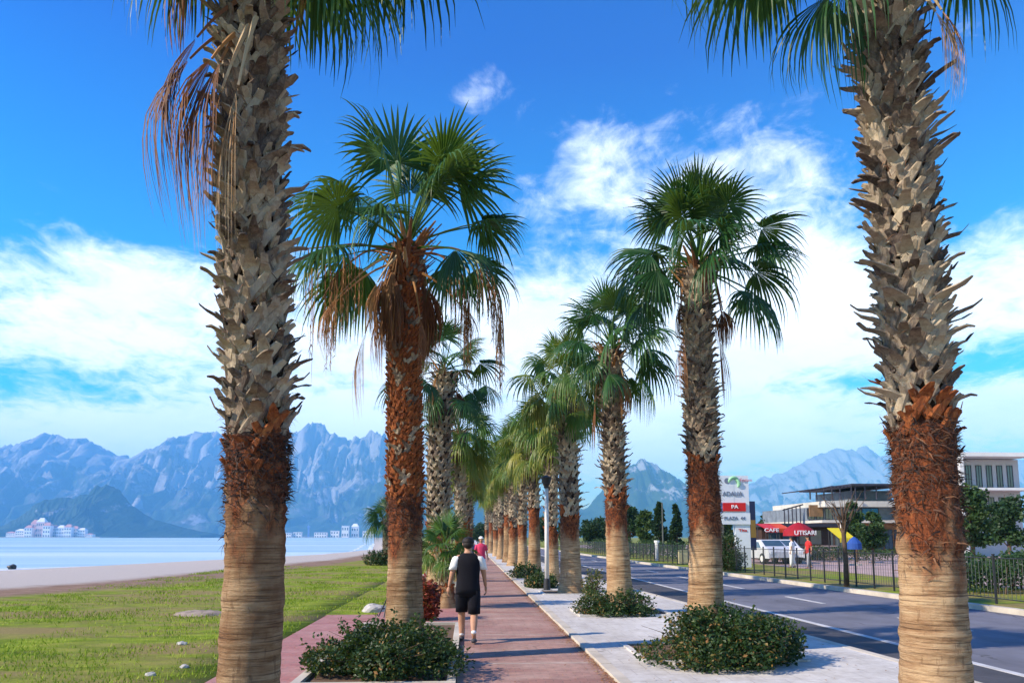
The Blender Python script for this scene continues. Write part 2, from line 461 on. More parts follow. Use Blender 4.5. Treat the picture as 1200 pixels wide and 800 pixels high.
    # ---- hanging flower stalks
    if extra and extra.get('stalks'):
        mb = MB()
        for (pts, hang, cnt) in extra['stalks']:
            pts = [np.array(p) - np.array(base) for p in pts]
            # smooth curve
            C = []
            for k in range(25):
                t = k / 24 * (len(pts) - 1); i = min(int(t), len(pts) - 2); u = t - i
                C.append(pts[i] * (1 - u) + pts[i + 1] * u)
            C = np.array(C)
            for _ in range(4): C[1:-1] = (C[:-2] + 2 * C[1:-1] + C[2:]) / 4
            mb.tube([tuple(c) for c in C], list(np.linspace(.02, .006, 25)), 5, tint=.45)
            for q in range(cnt):
                t = r.uniform(.35, 1); c = C[int(t * 24)]
                L = hang * r.uniform(.4, 1.1); x = r.uniform(-.05, .05); y = r.uniform(-.1, .1)
                P = [c, c + np.array([x, y, -L * .35]), c + np.array([x * 1.4, y * 1.4, -L * .7]), c + np.array([x * 1.2, y * 1.5, -L])]
                mb.tube(P, [.005, .006, .005, .002], 3, tint=r.uniform(.4, .95))
                for w in range(14):
                    s = r.uniform(.15, 1); p = c + np.array([x * 1.3 * s, y * 1.3 * s, -L * s])
                    e = p + np.array([r.uniform(-.05, .05), r.uniform(-.05, .05), -r.uniform(.04, .12)])
                    sd = np.array([r.uniform(-.007, .007), r.uniform(-.007, .007), 0])
                    mb.add([p - sd, p + sd, e], [(0, 1, 2)], r.uniform(.3, .95))
        mb.build('flower_stalks', M['dead'], root)
    return root

def ax_px(Y, pts, z0=0.0):
    """axis from pixels at distance Y; the first point is put on the ground"""
    o = []
    for i, (px, py) in enumerate(pts):
        p = at(px, py, Y)
        o.append((p.x, Y, p.z))
    o[0] = (o[0][0], Y, z0)
    return o

SOIL = 0.0
# L1: near left palm
Y = 5.4
a1 = ax_px(Y, [(290, 900), (291, 800), (299, 640), (304, 560), (300, 420), (296, 250), (294, 120), (293, 20), (292, -140)])
def P(px, py, Y): p = at(px, py, Y); return (p.x, p.y, p.z)
L1 = make_palm('nearest left fan palm, ringed brown trunk and brown fronds hanging on its left', a1, .195, .20, 1.75, 2.34, 11, tmat='trunk_brown', flare=.09,
    crown=dict(n=26, pet=.85, R=.95, lo=-12, hi=80, droop=.5, dead=3, tint=.3),
    boots=dict(row=.105, around=9, size=1.05, out=.118), fibre=1400,
    extra=dict(live=[(P(300, -70, Y), P(440, -48, 5.2), .50, 1.0, .75, .3), (P(310, -80, Y), P(450, -95, 5.9), .85, .95, .8, .4), (P(290, -70, Y), P(180, -80, 5.0), .45, .8, .6, .3), (P(300, -90, Y), P(420, -160, 5.2), .8, .9, .8, .3), (P(300, -90, Y), P(480, -135, 5.6), .95, .95, .8, .35),
                     (P(290, -60, Y), P(160, -190, 5.3), .85, .9, .8, .3)],
               dead=[(P(275, 40, 5.15), P(225, 72, 5.0), .22, 1.05, .75, .50, .50), (P(272, 50, 5.2), P(238, 80, 4.9), .20, 1.15, .7, .42, .35), (P(268, 35, 5.25), P(205, 60, 5.15), .30, 1.0, .8, .55, .28),
                     (P(300, 20, 5.1), P(268, 110, 4.92), .45, 1.0, .4, .26, .88), (P(292, 30, 5.1), P(250, 100, 4.95), .45, .95, .5, .3, .7), (P(280, 0, 5.2), P(222, 30, 5.1), .35, .9, .9, .45, .15)]))
# R1: near right palm
Y = 5.6
a1 = ax_px(Y, [(1097, 900), (1096, 800), (1092, 650), (1082, 520), (1072, 400), (1060, 270), (1046, 120), (1036, 30), (1026, -120)])
R1 = make_palm('nearest right fan palm, pale smooth foot, rusty band and long grey spiky leaf bases', a1, .225, .205, 1.50, 2.50, 12,
    crown=dict(n=26, pet=.85, R=.95, lo=-8, hi=80, droop=.5, dead=0, tint=.3),
    boots=dict(row=.11, around=9, size=1.12, out=.142), fibre=1800,
    extra=dict(live=[(P(1020, -35, 5.5), P(955, -8, 5.25), .36, 1.0, .8, .25), (P(1015, -70, 5.5), P(850, -120, 5.4), 1.05, .95, .9, .3), (P(1015, -60, 5.5), P(900, -60, 5.8), .6, .9, .8, .35),
                     (P(1060, -90, 5.5), P(1160, -140, 5.3), .7, .9, .8, .3), (P(1020, -30, 5.5), P(950, 0, 5.7), .35, .75, .8, .22)],
               dead=[(P(1078, -10, 5.25), P(1104, 10, 5.1), .2, .62, .6, .30, .85), (P(1070, -30, 5.3), P(1112, 5, 5.2), .3, .62, .7, .25, .8)]))
# L2
Y = 10.8
a1 = ax_px(Y, [(474, 767), (474, 740), (475, 640), (474, 520), (473, 420), (474, 340), (478, 300)])
L2 = make_palm('second left fan palm with rust red trunk and stringy hanging flower stalks', a1, .255, .20, 1.55, 2.2, 21, tmat='trunk_brown', flare=.06,
    crown=dict(n=30, pet=1.12, R=1.02, lo=-4, hi=84, droop=.5, dead=26, deadlen=.95, tint=.42, tvar=.16),
    boots=dict(row=.085, around=10, size=.8, out=.06, rust=.8), fibre=1200,
    extra=dict(live=[(P(480, 285, Y), P(520, 150, 10.6), .95, .95, .1, .4)],
        dead=[(P(465, 300, 10.5), P(430, 330, 10.3), .4, .7, .6, .35, .75), (P(462, 320, 10.5), P(440, 370, 10.4), .4, .9, .8, .3, .6),
              (P(485, 330, 10.5), P(497, 380, 10.4), .4, .9, .7, .25, .5), (P(455, 310, 10.5), P(395, 330, 10.5), .7, .8, 1.2, .4, .6), (P(455, 300, 10.5), P(410, 320, 10.6), .8, .9, 1.1, .3, .75), (P(495, 320, 10.5), P(540, 340, 10.4), .6, .9, 1.2, .3, .5), (P(450, 330, 10.6), P(425, 380, 10.6), .6, 1.0, .8, .3, .7)],
        stalks=[([P(480, 295, 10.6), P(530, 288, 10.5), P(572, 310, 10.4), P(588, 350, 10.4), P(584, 400, 10.4)], .95, 40),
                ([P(480, 300, 10.6), P(510, 295, 10.5), P(540, 315, 10.4), P(550, 350, 10.4), P(545, 380, 10.4)], .95, 34),
                ([P(465, 295, 10.6), P(420, 285, 10.4), P(375, 290, 10.3), P(348, 292, 10.3)], 1.7, 18),
                ([P(470, 300, 10.6), P(430, 292, 10.8), P(395, 320, 10.9), P(378, 350, 10.9)], 1.1, 16)]))
# R2
Y = 10.9
a1 = ax_px(Y, [(829, 765), (828, 740), (827, 640), (823, 540), (820, 450), (817, 390), (819, 322)])
R2 = make_palm('second right fan palm with round dark crown, rising from the widest shrub', a1, .25, .185, 1.6, 2.72, 22, flare=.08,
    crown=dict(n=36, pet=.84, R=.86, lo=-12, hi=86, droop=.48, dead=5, deadlen=.6, tint=.28, tvar=.1),
    boots=dict(row=.10, around=9, size=.95, out=.12), fibre=1400,
    extra=dict(dead=[(P(805, 365, 10.7), P(798, 400, 10.5), .3, .85, .5, .3, .55), (P(838, 370, 10.8), P(848, 410, 10.7), .3, .8, .5, .28, .35)]))
# R3
Y = 16.6
a1 = ax_px(Y, [(728, 720), (726, 690), (722, 600), (718, 500), (716, 415)])
R3 = make_palm('third right fan palm, spiky trunk with one dead frond hanging at its left', a1, .26, .2, 1.7, 2.45, 23,
    crown=dict(n=33, pet=.84, R=.92, lo=-32, hi=86, droop=.55, dead=4, deadlen=.9, tint=.36, tvar=.12), boots=dict(row=.12, around=9, size=1.15, out=.15), fibre=600,
    extra=dict(dead=[(P(700, 450, 16.4), P(694, 480, 16.4), .3, 1.0, .6, .25, .5)]), detail=.8)
# L3
Y = 21.5
a1 = ax_px(Y, [(515, 698), (514, 650), (514, 560), (516, 480), (522, 440)])
L3 = make_palm('third left fan palm, dark trunk standing right behind the rust red one', a1, .33, .3, 1.6, 2.0, 24,
    crown=dict(n=25, pet=.95, R=1.0, lo=-45, hi=80, droop=.55, dead=6, tint=.28, tvar=.14), boots=dict(row=.14, around=10, size=1.3, out=.14), fibre=400, detail=.7)
# R4 and three prototypes for the rest
Y = 22.6
a1 = ax_px(Y, [(669, 694), (668, 640), (666, 540), (664, 455)])
R4 = make_palm('fourth right fan palm, yellowish crown, just right of the white lamp post', a1, .3, .25, 1.7, 2.2, 25,
    crown=dict(n=34, pet=.88, R=1.05, lo=-45, hi=84, droop=.65, dead=9, tint=.78, tvar=.18), boots=dict(row=.15, around=9, size=1.4, out=.15), fibre=300, detail=.6)

protos = []
for i, (h, n, tn, dd) in enumerate([(5.7, 32, .68, 7), (5.3, 30, .85, 9), (6.0, 32, .72, 6)]):
    p = make_palm('x', [(0, 0, 0), (.05 * (i - 1), 0, 2), (.08 * (1 - i), .05, h)], .25, .2, (1.35, 1.9, 1.6)[i], (1.9, 2.6, 2.2)[i], 40 + i, tmat=('trunk', 'trunk_brown', 'trunk')[i],
        crown=dict(n=n, pet=.85, R=1.08, lo=-48, hi=84, droop=.55, seg=24, dead=dd, tint=tn, tvar=.2), boots=dict(row=.16, around=8, size=1.5, out=.13), fibre=0, detail=.5)
    protos.append(p)
used = [False] * 3
def place_palm(k, px, Y, scale, rz, label, H=None):
    if not used[k]: o = protos[k]; used[k] = True
    else: o = copy_tree(protos[k])
    o.location = ((px - 549) / 900 * Y, Y, 0); o.rotation_euler = (0, 0, rz)
    o.scale = (scale,) * 3
    o['label'] = label
    return o
place_palm(0, 647, 28, 1.0, .5, 'fifth right fan palm, its trunk half hidden by the white lamp post')
place_palm(1, 626, 33, 1.06, 1.5, 'sixth right fan palm with a yellow green crown, first trunk left of the lamp post')
place_palm(2, 613, 38.5, .98, 2.5, 'seventh right fan palm, small between the lamp post and the walkers far ahead')
place_palm(0, 601, 44, 1.1, 3.7, 'eighth right fan palm, first of the close pair of slim pale trunks')
place_palm(1, 595, 50, 1.12, 4.2, 'ninth right fan palm, second of the close pair of slim pale trunks')
place_palm(2, 587, 57, 1.03, 5.2, 'tenth right fan palm, far down the row along the footpath kerb')
place_palm(0, 582, 66, 1.1, .2, 'eleventh right fan palm, third from the far end of its row')
place_palm(1, 576, 78, 1.15, 1.2, 'twelfth right fan palm, second from the far end of its row')
place_palm(2, 571, 94, 1.1, 2.2, 'last right fan palm, tiny at the far end of its row')
place_palm(0, 540, 29, .95, 2.9, 'fourth left fan palm with a shaggy green crown, behind the dark third trunk')
place_palm(1, 546, 36, .95, 3.3, 'fifth left fan palm, crown mixing with the row behind it')
place_palm(2, 549, 46, .92, 4.3, 'sixth left fan palm, above the far walkers')
place_palm(0, 551, 60, .98, 5.3, 'last left fan palm, over the far end of the footpath')
# short young palms
def young_palm(px, py, Y, crown_px, label, R, n, tint, seed):
    g = at(px, py, Y); t = at(crown_px[0], crown_px[1], Y)
    return make_palm(label, [(g.x, Y, 0), ((g.x + t.x) / 2, Y, t.z * .5), (t.x, Y, t.z)], .16, .17, .3, .5, seed,
        group='short young palms', crown=dict(n=n, pet=R * .6, R=R, lo=-25, hi=84, droop=.45, dead=2, deadlen=.4, tint=tint, tvar=.12), boots=dict(row=.12, around=8, size=1, out=.1), fibre=60, detail=.6)
young_palm(522, 712, 18.6, (522, 650), 'short young palm with bright green fans between the second and third left palms', .62, 22, .58, 51)
young_palm(452, 655, 52, (452, 610), 'short palm by the beach left of the rust red trunk', 1.2, 20, .35, 52)

# ------------------------------------------------------------------ shrubs and trees
def leaf_cloud(mb, P, size, r, tintf, up=.3, aspect=.30):
    """one rhombic leaf per point"""
    n = len(P); rs = np.random.RandomState(r)
    d = rs.normal(size=(n, 3)); d[:, 2] = d[:, 2] * .6 + up; d /= np.linalg.norm(d, axis=1)[:, None]
    q = rs.normal(size=(n, 3)); s = np.cross(d, q); s /= np.linalg.norm(s, axis=1)[:, None]
    L = size * rs.uniform(.6, 1.3, n)[:, None]
    nv = np.cross(d, s)
    a = P; b = P + d * L * .5 + s * L * aspect; c = P + d * L + nv * L * .15; e = P + d * L * .5 - s * L * aspect
    V = np.stack([a, b, c, e], axis=1).reshape(-1, 3)
    F4 = [(4*i, 4*i+1, 4*i+2, 4*i+3) for i in range(n)]
    mb.add(V, F4, np.repeat(tintf, 4))

def shrub(label, cx, cy, rx, ry, h, seed, n=7000, size=.055, m='shrub', group='shrubs around the palm feet', name='low_shrub', hole=.18, orange=.07, square=.0, tint0=.3):
    rs = np.random.RandomState(seed)
    root = empty(name, (cx, cy, 0)); tag(root, label, 'shrub', group)
    lobes = [(rs.uniform(-.8, .8), rs.uniform(-.85, .75), rs.uniform(.6, 1.05), rs.uniform(.28, .5)) for _ in range(18)]
    pts = []; tn = []
    for k, (lx, ly, lz, lr) in enumerate(lobes):
        if lx * lx + ly * ly > .95: lx *= .75; ly *= .75
        zt = h * lz * math.sqrt(max(.15, 1 - .7 * (lx * lx + ly * ly)))
        m_ = n // 18
        u = rs.normal(size=(m_, 3)); u /= np.linalg.norm(u, axis=1)[:, None]
        rad = rs.uniform(.72, 1.06, m_)[:, None]
        p = u * rad * np.array([lr * rx, lr * ry * 1.1, zt * .52]) + np.array([lx * rx * .8, ly * ry * .8, zt * .52])
        pts.append(p); tn.append(np.full(m_, rs.uniform(tint0 - .12, tint0 + .22)) + rs.uniform(-.1, .1, m_))
    pts = np.concatenate(pts); tn = np.concatenate(tn)
    keep = (pts[:, 2] > .01) & ((pts[:, 0] ** 2 + pts[:, 1] ** 2) > hole ** 2)
    pts = pts[keep]; tn = tn[keep]
    sp_, st_ = [], []
    for k in range(46 if n > 8000 else 14):
        a = rs.uniform(0, 2 * PI); q = rs.uniform(.3, 1.0); b0 = np.array([math.cos(a) * rx * q * .85, math.sin(a) * ry * q * .85, h * .8 * math.sqrt(max(.1, 1 - .75 * q * q))])
        dv = nrm(np.array([math.cos(a) * q * .8 + rs.uniform(-.3, .3), math.sin(a) * q * .8 + rs.uniform(-.3, .3), rs.uniform(.5, 1.1)])); L = rs.uniform(.10, .26)
        for t in np.linspace(0, 1, 16): sp_.append(b0 + dv * L * t + rs.normal(size=3) * .008); st_.append(tint0 + .25 + rs.uniform(-.1, .15))
    pts = np.concatenate([pts, np.array(sp_)]); tn = np.concatenate([tn, np.array(st_)])
    dry = (rs.uniform(size=len(tn)) < orange * (1 + 2.0 * (pts[:, 0] < -rx * .45)))
    tn = np.where(dry, rs.uniform(.8, 1.0, len(tn)), np.clip(tn, 0, .85))
    mb = MB(); leaf_cloud(mb, pts, size, seed, tn); mb.build('foliage', M[m], root)
    mb = MB()
    for k in range(60):
        a = rs.uniform(0, 2 * PI); q = rs.uniform(.35, 1.0); z = h * rs.uniform(.4, 1.02) * math.sqrt(max(.1, 1 - .6 * q * q))
        p0 = np.array([math.cos(a) * hole, math.sin(a) * hole, .01])
        p1 = np.array([math.cos(a) * rx * q * .6, math.sin(a) * ry * q * .6, z * .7]); p2 = np.array([math.cos(a + .15) * rx * q, math.sin(a + .15) * ry * q, z])
        mb.tube([p0, p1, p2], [.008, .006, .002], 4, tint=.2)
    mb.build('stems', M['bark'], root)
    return root

def tree(label, px, Y, top_py, width_px, seed, n=5000, group='trees behind the fence', name='broadleaf_tree', crown_from=.25, size=.22, m='tree', conic=False, tint=.45, base_py=None):
    rs = np.random.RandomState(seed); x = (px - 549) / 900 * Y
    h = (629 - top_py) / 900 * Y + 1.65; w = width_px / 900 * Y / 2
    root = empty(name, (x, Y, 0)); tag(root, label, 'tree', group)
    mb = MB()
    mb.tube([(0, 0, -.05), (.05 * w, 0, h * .3), (-.04 * w, 0, h * .6), (0, 0, h * .92)], [h * .028, h * .022, h * .014, h * .004], 8, tint=.3)
    C = []
    nl = 26 if not conic else 34
    for k in range(nl):
        if conic:
            t = (k + .5) / nl; z = h * (crown_from + (1 - crown_from) * t * .97); q = w * (1.02 - t) ** .8 * .8; rr = w * (.42 * (1 - t) + .12)
        else:
            t = rs.uniform(); z = h * (crown_from + (1 - crown_from) * (.15 + .75 * t)); q = w * .72 * math.sin(PI * (.18 + .72 * t)) * math.sqrt(rs.uniform(.15, 1)); rr = w * rs.uniform(.2, .42)
        a = rs.uniform(0, 2 * PI); c = np.array([q * math.cos(a), q * math.sin(a), z]); C.append((c, rr))
        if k % 2 == 0: mb.tube([(0, 0, z * .7), tuple(c * np.array([.5, .5, .93])), tuple(c)], [h * .010, h * .006, h * .002], 5, tint=.3)
    mb.build('trunk', M['bark'], root)
    P_, T_ = [], []
    for c, rr in C:
        k = max(20, int(n / nl)); u = rs.normal(size=(k, 3)); u /= np.linalg.norm(u, axis=1)[:, None]
        P_.append(c + u * (rr * rs.uniform(.35, 1.12, k))[:, None] * np.array([1, 1, .85])); T_.append(np.full(k, tint + rs.uniform(-.22, .22)) + rs.uniform(-.1, .1, k))
    mb = MB(); leaf_cloud(mb, np.concatenate(P_), size, seed + 1, np.clip(np.concatenate(T_), 0, 1), up=0, aspect=.5)
    mb.build('crown', M[m], root)
    return root

M['bark'] = simple('bark', (.10, .065, .042), .9, .4, 6, .3)

# ------------------------------------------------------------------ the setting
def struct(name, mb, m, smooth=False, kind='structure'):
    o = mb.build(name, m, None, smooth); o['kind'] = kind; return o

def pw(x, pts):
    if x <= pts[0][0]: return pts[0][1]
    for (a, b), (c, d) in zip(pts[:-1], pts[1:]):
        if x <= c: return b + (d - b) * (x - a) / (c - a)
    return pts[-1][1]
SHORE = [(-60, -130), (0, -92), (50, -60), (75, -46), (91, -32), (130, -24), (167, -20.5), (400, -48), (1000, -120), (5000, -600), (9000, -1080)]
GRASS = [(-60, -22), (0, -16.5), (21.8, -13.3), (29, -10.4), (45, -8.6), (62, -7.2), (100, -9), (167, -14), (400, -34), (1000, -90), (5000, -500), (9000, -900)]

def ground_mat():
    m, nt, b = mat('ground')
    t = attr(nt)
    big = noise_tex(nt, .35, 5, .6, sc3=(.5, 1.6, 1)); mid = noise_tex(nt, 1.6, 6, .7, sc3=(.7, 1.3, 1)); fin = noise_tex(nt, 18, 6, .75)
    peb = noise_tex(nt, 55, 4, .7)
    g = ramp(nt, mid, [(.28, (.09, .12, .016)), (.42, (.18, .25, .02)), (.55, (.28, .36, .03)), (.70, (.42, .44, .07)), (.85, (.48, .40, .18))])
    g = mixc(nt, ramp(nt, big, [(.44, (0, 0, 0)), (.58, (.9, .9, .9))]), g, (.34, .25, .12))
    g = mixc(nt, .35, g, ramp(nt, fin, [(.3, (.02, .04, .01)), (.7, (.32, .36, .10))]), 'OVERLAY')
    e = ramp(nt, mid, [(.3, (.16, .10, .065)), (.6, (.30, .20, .14)), (.8, (.40, .30, .22))])
    s = ramp(nt, peb, [(.3, (.32, .285, .25)), (.55, (.50, .45, .40)), (.75, (.62, .57, .52))])
    tn = mathn(nt, 'ADD', t, mathn(nt, 'MULTIPLY', mathn(nt, 'SUBTRACT', mid, .5), .35))
    f1 = mathn(nt, 'MULTIPLY', mathn(nt, 'SUBTRACT', tn, .18), 6, clamp=True); f2 = mathn(nt, 'MULTIPLY', mathn(nt, 'SUBTRACT', tn, .60), 5, clamp=True)
    nt.links.new(mixc(nt, f2, mixc(nt, f1, g, e), s), b.inputs['Base Color'])
    b.inputs['Roughness'].default_value = .95; b.inputs['Specular IOR Level'].default_value = .1
    bump(nt, b, mathn(nt, 'ADD', fin, mid), .7, .04)
    return m
M['ground'] = ground_mat()
mb = MB()
ys = list(np.arange(-30, 60, 1.0)) + list(np.arange(60, 170, 4.0)) + [170, 200, 250, 320, 400, 600, 1000, 2000, 3500, 5000, 8000, 15000]
rows = []
for y in ys:
    xs_, xg = pw(y, SHORE), pw(y, GRASS); row = []
    row.append((xs_ - 160, y, -4.0, 1)); row.append((xs_ - 10, y, -1.9, 1))
    for k in range(0, 13):
        t = k / 12; x = xs_ + (xg - xs_) * t; z = -1.5 + 1.49 * (t * t * (3 - 2 * t)) ** .8 + (.05 * mnoise.noise(Vector((x * .3, y * .3, 0))) if 0 < t < 1 else 0)
        row.append((x, y, z, 1 if t < .9 else 1 - (t - .9) / .1 * .72))
    for k in range(1, 13):
        t = k / 12; x = xg + (min(-3.05, xg * .2 - 2.5) if y > 100 else -3.05 - xg) * t if y <= 100 else xg + (-3.05 - xg) * t
        z = -.02 + (.025 * mnoise.noise(Vector((x * .8, y * .8, 3))) if k < 12 else 0)
        row.append((x, y, z, max(0, .25 - .25 * t * 6)))
    row.append((-2.98, y, -.16, .5))
    for x in (6, 20, 60, 150, 400, 1200, 4000, 14000): row.append((x, y, -.16 if x < 13 else -.15, .1))
    rows.append(row)
nc = len(rows[0]); V = [v[:3] for r_ in rows for v in r_]; Tn = np.array([v[3] for r_ in rows for v in r_], float)
fs = [(i*nc+j, i*nc+j+1, (i+1)*nc+j+1, (i+1)*nc+j) for i in range(len(rows)-1) for j in range(nc-1)]
mb.add(V, fs, Tn); struct('ground', mb, M['ground'], smooth=True)

def sea_mat():
    m, nt, b = mat('sea')
    n = noise_tex(nt, .12, 6, .65, sc3=(.5, 2.2, 1)); n2 = noise_tex(nt, .004, 4, .6, sc3=(.3, 3.0, 1)); n3 = noise_tex(nt, 1.3, 5, .6, sc3=(.5, 1.5, 1))
    nt.links.new(ramp(nt, n2, [(.40, (.24, .44, .56)), (.60, (.56, .68, .73))]), b.inputs['Base Color'])
    b.inputs['Roughness'].default_value = .38; b.inputs['IOR'].default_value = 1.33
    bump(nt, b, mathn(nt, 'ADD', n, mathn(nt, 'MULTIPLY', n3, .25)), .9, .6)
    return m
mb = MB(); mb.quad((-15000, -400, -1.5), (200, -400, -1.5), (200, 14500, -1.5), (-15000, 14500, -1.5)); struct('sea', mb, sea_mat())
# foam of the small breakers along the shore
M['foam'] = simple('foam', (.75, .78, .8), .6, .1, 2, .3)
mb = MB()
for off, w0, za in ((-.6, .5, .035), (-4.2, .35, .06)):
    pr = None
    for y in np.arange(20, 400, 1.5):
        nse = mnoise.noise(Vector((y * .12, off, 5))); w = max(.04, w0 * (1 + 1.6 * nse)); x = pw(y, SHORE) + off + 1.2 * mnoise.noise(Vector((y * .05, 0, off)))
        cur = ((x - w, y, -1.5 + .006), (x, y, -1.5 + za), (x + w, y, -1.5 + .006))
        if pr: mb.quad(pr[0], pr[1], cur[1], cur[0]); mb.quad(pr[1], pr[2], cur[2], cur[1])
        pr = cur
struct('surf', mb, M['foam'])

def paving_mat(name, cols, jointx=.2, jointy=.1, wear=.5):
    m, nt, b = mat(name)
    tc = N(nt, 'ShaderNodeTexCoord')
    br = N(nt, 'ShaderNodeTexBrick'); br.inputs['Scale'].default_value = 1; br.inputs['Brick Width'].default_value = jointx; br.inputs['Row Height'].default_value = jointy
    br.inputs['Mortar Size'].default_value = .006; br.inputs['Mortar Smooth'].default_value = .3; br.inputs['Bias'].default_value = 0
    br.inputs['Color1'].default_value = (*cols[0], 1); br.inputs['Color2'].default_value = (*cols[1], 1); br.inputs['Mortar'].default_value = (*cols[2], 1)
    nt.links.new(tc.outputs['Object'], br.inputs['Vector'])
    n = noise_tex(nt, .9, 6, .7, sc3=(.6, 1.5, 1)); n2 = noise_tex(nt, 7, 5, .7)
    c = mixc(nt, ramp(nt, n, [(.42, (0, 0, 0)), (.72, (wear, wear, wear))]), br.outputs['Color'], cols[3])
    c = mixc(nt, .25, c, ramp(nt, n2, [(.3, (.1, .1, .1)), (.7, (.9, .9, .9))]), 'OVERLAY')
    nt.links.new(c, b.inputs['Base Color']); b.inputs['Roughness'].default_value = .8
    bump(nt, b, mathn(nt, 'SUBTRACT', mathn(nt, 'MULTIPLY', n2, .3), br.outputs['Fac']), .4, .008)
    return m
M['path'] = paving_mat('red_paving', [(.36, .175, .135), (.29, .145, .115), (.19, .12, .09), (.48, .34, .27)], .2, .1, .85)
M['bay'] = paving_mat('red_paving_light', [(.40, .15, .13), (.33, .125, .11), (.24, .14, .12), (.46, .32, .28)], .2, .1, .5)
M['strip'] = paving_mat('pale_paving', [(.60, .575, .53), (.56, .535, .49), (.42, .39, .36), (.44, .40, .35)], .4, .4, .4)
M['bay_pale'] = simple('joint_concrete', (.42, .33, .28), .9, .35, 3, .3)
def cracks(m, scale=.55, amount=.75, col=(.05, .045, .045)):
    nt = m.node_tree; b = nt.nodes['Principled BSDF']; src = b.inputs['Base Color'].links[0].from_socket
    tc = N(nt, 'ShaderNodeTexCoord'); ns = N(nt, 'ShaderNodeTexNoise'); ns.inputs['Scale'].default_value = 1.4; ns.inputs['Detail'].default_value = 6; nt.links.new(tc.outputs['Object'], ns.inputs['Vector'])
    va = N(nt, 'ShaderNodeVectorMath', operation='MULTIPLY_ADD'); nt.links.new(ns.outputs['Color'], va.inputs[0]); va.inputs[1].default_value = (1.3, 1.3, 0); nt.links.new(tc.outputs['Object'], va.inputs[2])
    vo = N(nt, 'ShaderNodeTexVoronoi', feature='DISTANCE_TO_EDGE'); vo.inputs['Scale'].default_value = scale; nt.links.new(va.outputs[0], vo.inputs['Vector'])
    line = ramp(nt, vo.outputs['Distance'], [(.004, (1, 1, 1)), (.014, (0, 0, 0))]); mask = ramp(nt, noise_tex(nt, .25, 3, .6), [(.48, (0, 0, 0)), (.58, (amount,) * 3)])
    f = mathn(nt, 'MULTIPLY', line, mask); c = mixc(nt, f, src, col)
    stain = ramp(nt, noise_tex(nt, .5, 7, .72, sc3=(1.3, .5, 1)), [(.45, (0, 0, 0)), (.70, (.45, .45, .45))]); c = mixc(nt, stain, c, col, 'MIX')
    nt.links.new(c, b.inputs['Base Color'])
M['kerb'] = simple('kerb_concrete', (.50, .45, .37), .85, .25, 1.2, .3)
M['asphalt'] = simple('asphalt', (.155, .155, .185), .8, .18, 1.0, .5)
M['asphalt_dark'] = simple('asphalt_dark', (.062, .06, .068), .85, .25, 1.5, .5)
cracks(M['asphalt'], .4, .8); cracks(M['asphalt_dark'], .5, .6, (.10, .10, .11)); cracks(M['strip'], .5, .6, (.22, .19, .165)); cracks(M['path'], .6, .5, (.13, .085, .07))
M['paint'] = simple('road_paint', (.48, .48, .48), .7, .25, 3, .1)
M['soil'] = simple('soil', (.13, .08, .05), .95, .4, 5, .6)
M['plaza'] = simple('plaza_paving', (.42, .30, .27), .85, .3, .6, .2)

mb = MB()
YE = 420
mb.box(-.12, 1.70, -6, YE, -.3, 0)
struct('footpath', mb, M['path'])
jb = MB()
for y0, w_ in ((7.2, .05), (10.35, .07), (13.4, .03), (16.9, .06), (20.2, .03), (23.5, .06), (30, .08), (37, .08), (45, .1)): jb.box(-.11, 1.695, y0, y0 + w_, -.05, .003)
struct('path_joint', jb, M['bay_pale'])
mb = MB()
mb.box(-3.0, -.121, 14.9, 17.0, -.3, -.002); mb.box(-3.0, -1.96, -6, 14.899, -.3, -.002)
mb.box(-1.959, -.121, 17.001, 19.9, -.3, -.002)
mb.box(-1.959, -.121, 6.3, 8.75, -.3, -.002)
struct('side_paving', mb, M['bay'])
# planting beds on the left: kerb frame, soil
kb, so = MB(), MB()
def bed(x0, x1, y0, y1, k=.10, top=.06):
    kb.box(x0, x1, y0, y0 + k, -.3, top); kb.box(x0, x1, y1 - k, y1, -.3, top)
    kb.box(x0, x0 + k, y0 + k, y1 - k, -.3, top - .002); kb.box(x1 - k, x1, y0 + k, y1 - k, -.3, top - .002)
    so.box(x0 + k, x1 - k, y0 + k, y1 - k, -.3, .015)
bed(-1.95, -.13, -4, 6.3); bed(-1.95, -.13, 8.76, 14.88)
y = 19.92
while y < 110: bed(-1.95, -.13, y, y + 6.0); y += 8.2
# bed ends in the side lawn
lw = MB(); lw.box(-3.06, -1.96, 17.005, 420, -.3, -.012, 0.0); struct('lawn_edge', lw, M['ground'])
# right kerb of the footpath and kerb of the pavement towards the road
def strip_edge(y): return pw(y, [(-10, 5.75), (10, 5.7), (18, 5.45), (24, 5.2), (40, 4.8), (80, 4.6), (400, 4.5)])
yy = -6.0
while yy < YE:
    L = 1.0 if yy < 60 else 6.0
    dz = rng.uniform(-.006, .006)
    kb.box(1.702, 1.84, yy, yy + L - .008, -.3, .05 + dz)
    yy += L
struct('kerb', kb, M['kerb']); struct('bed_soil', so, M['soil'])
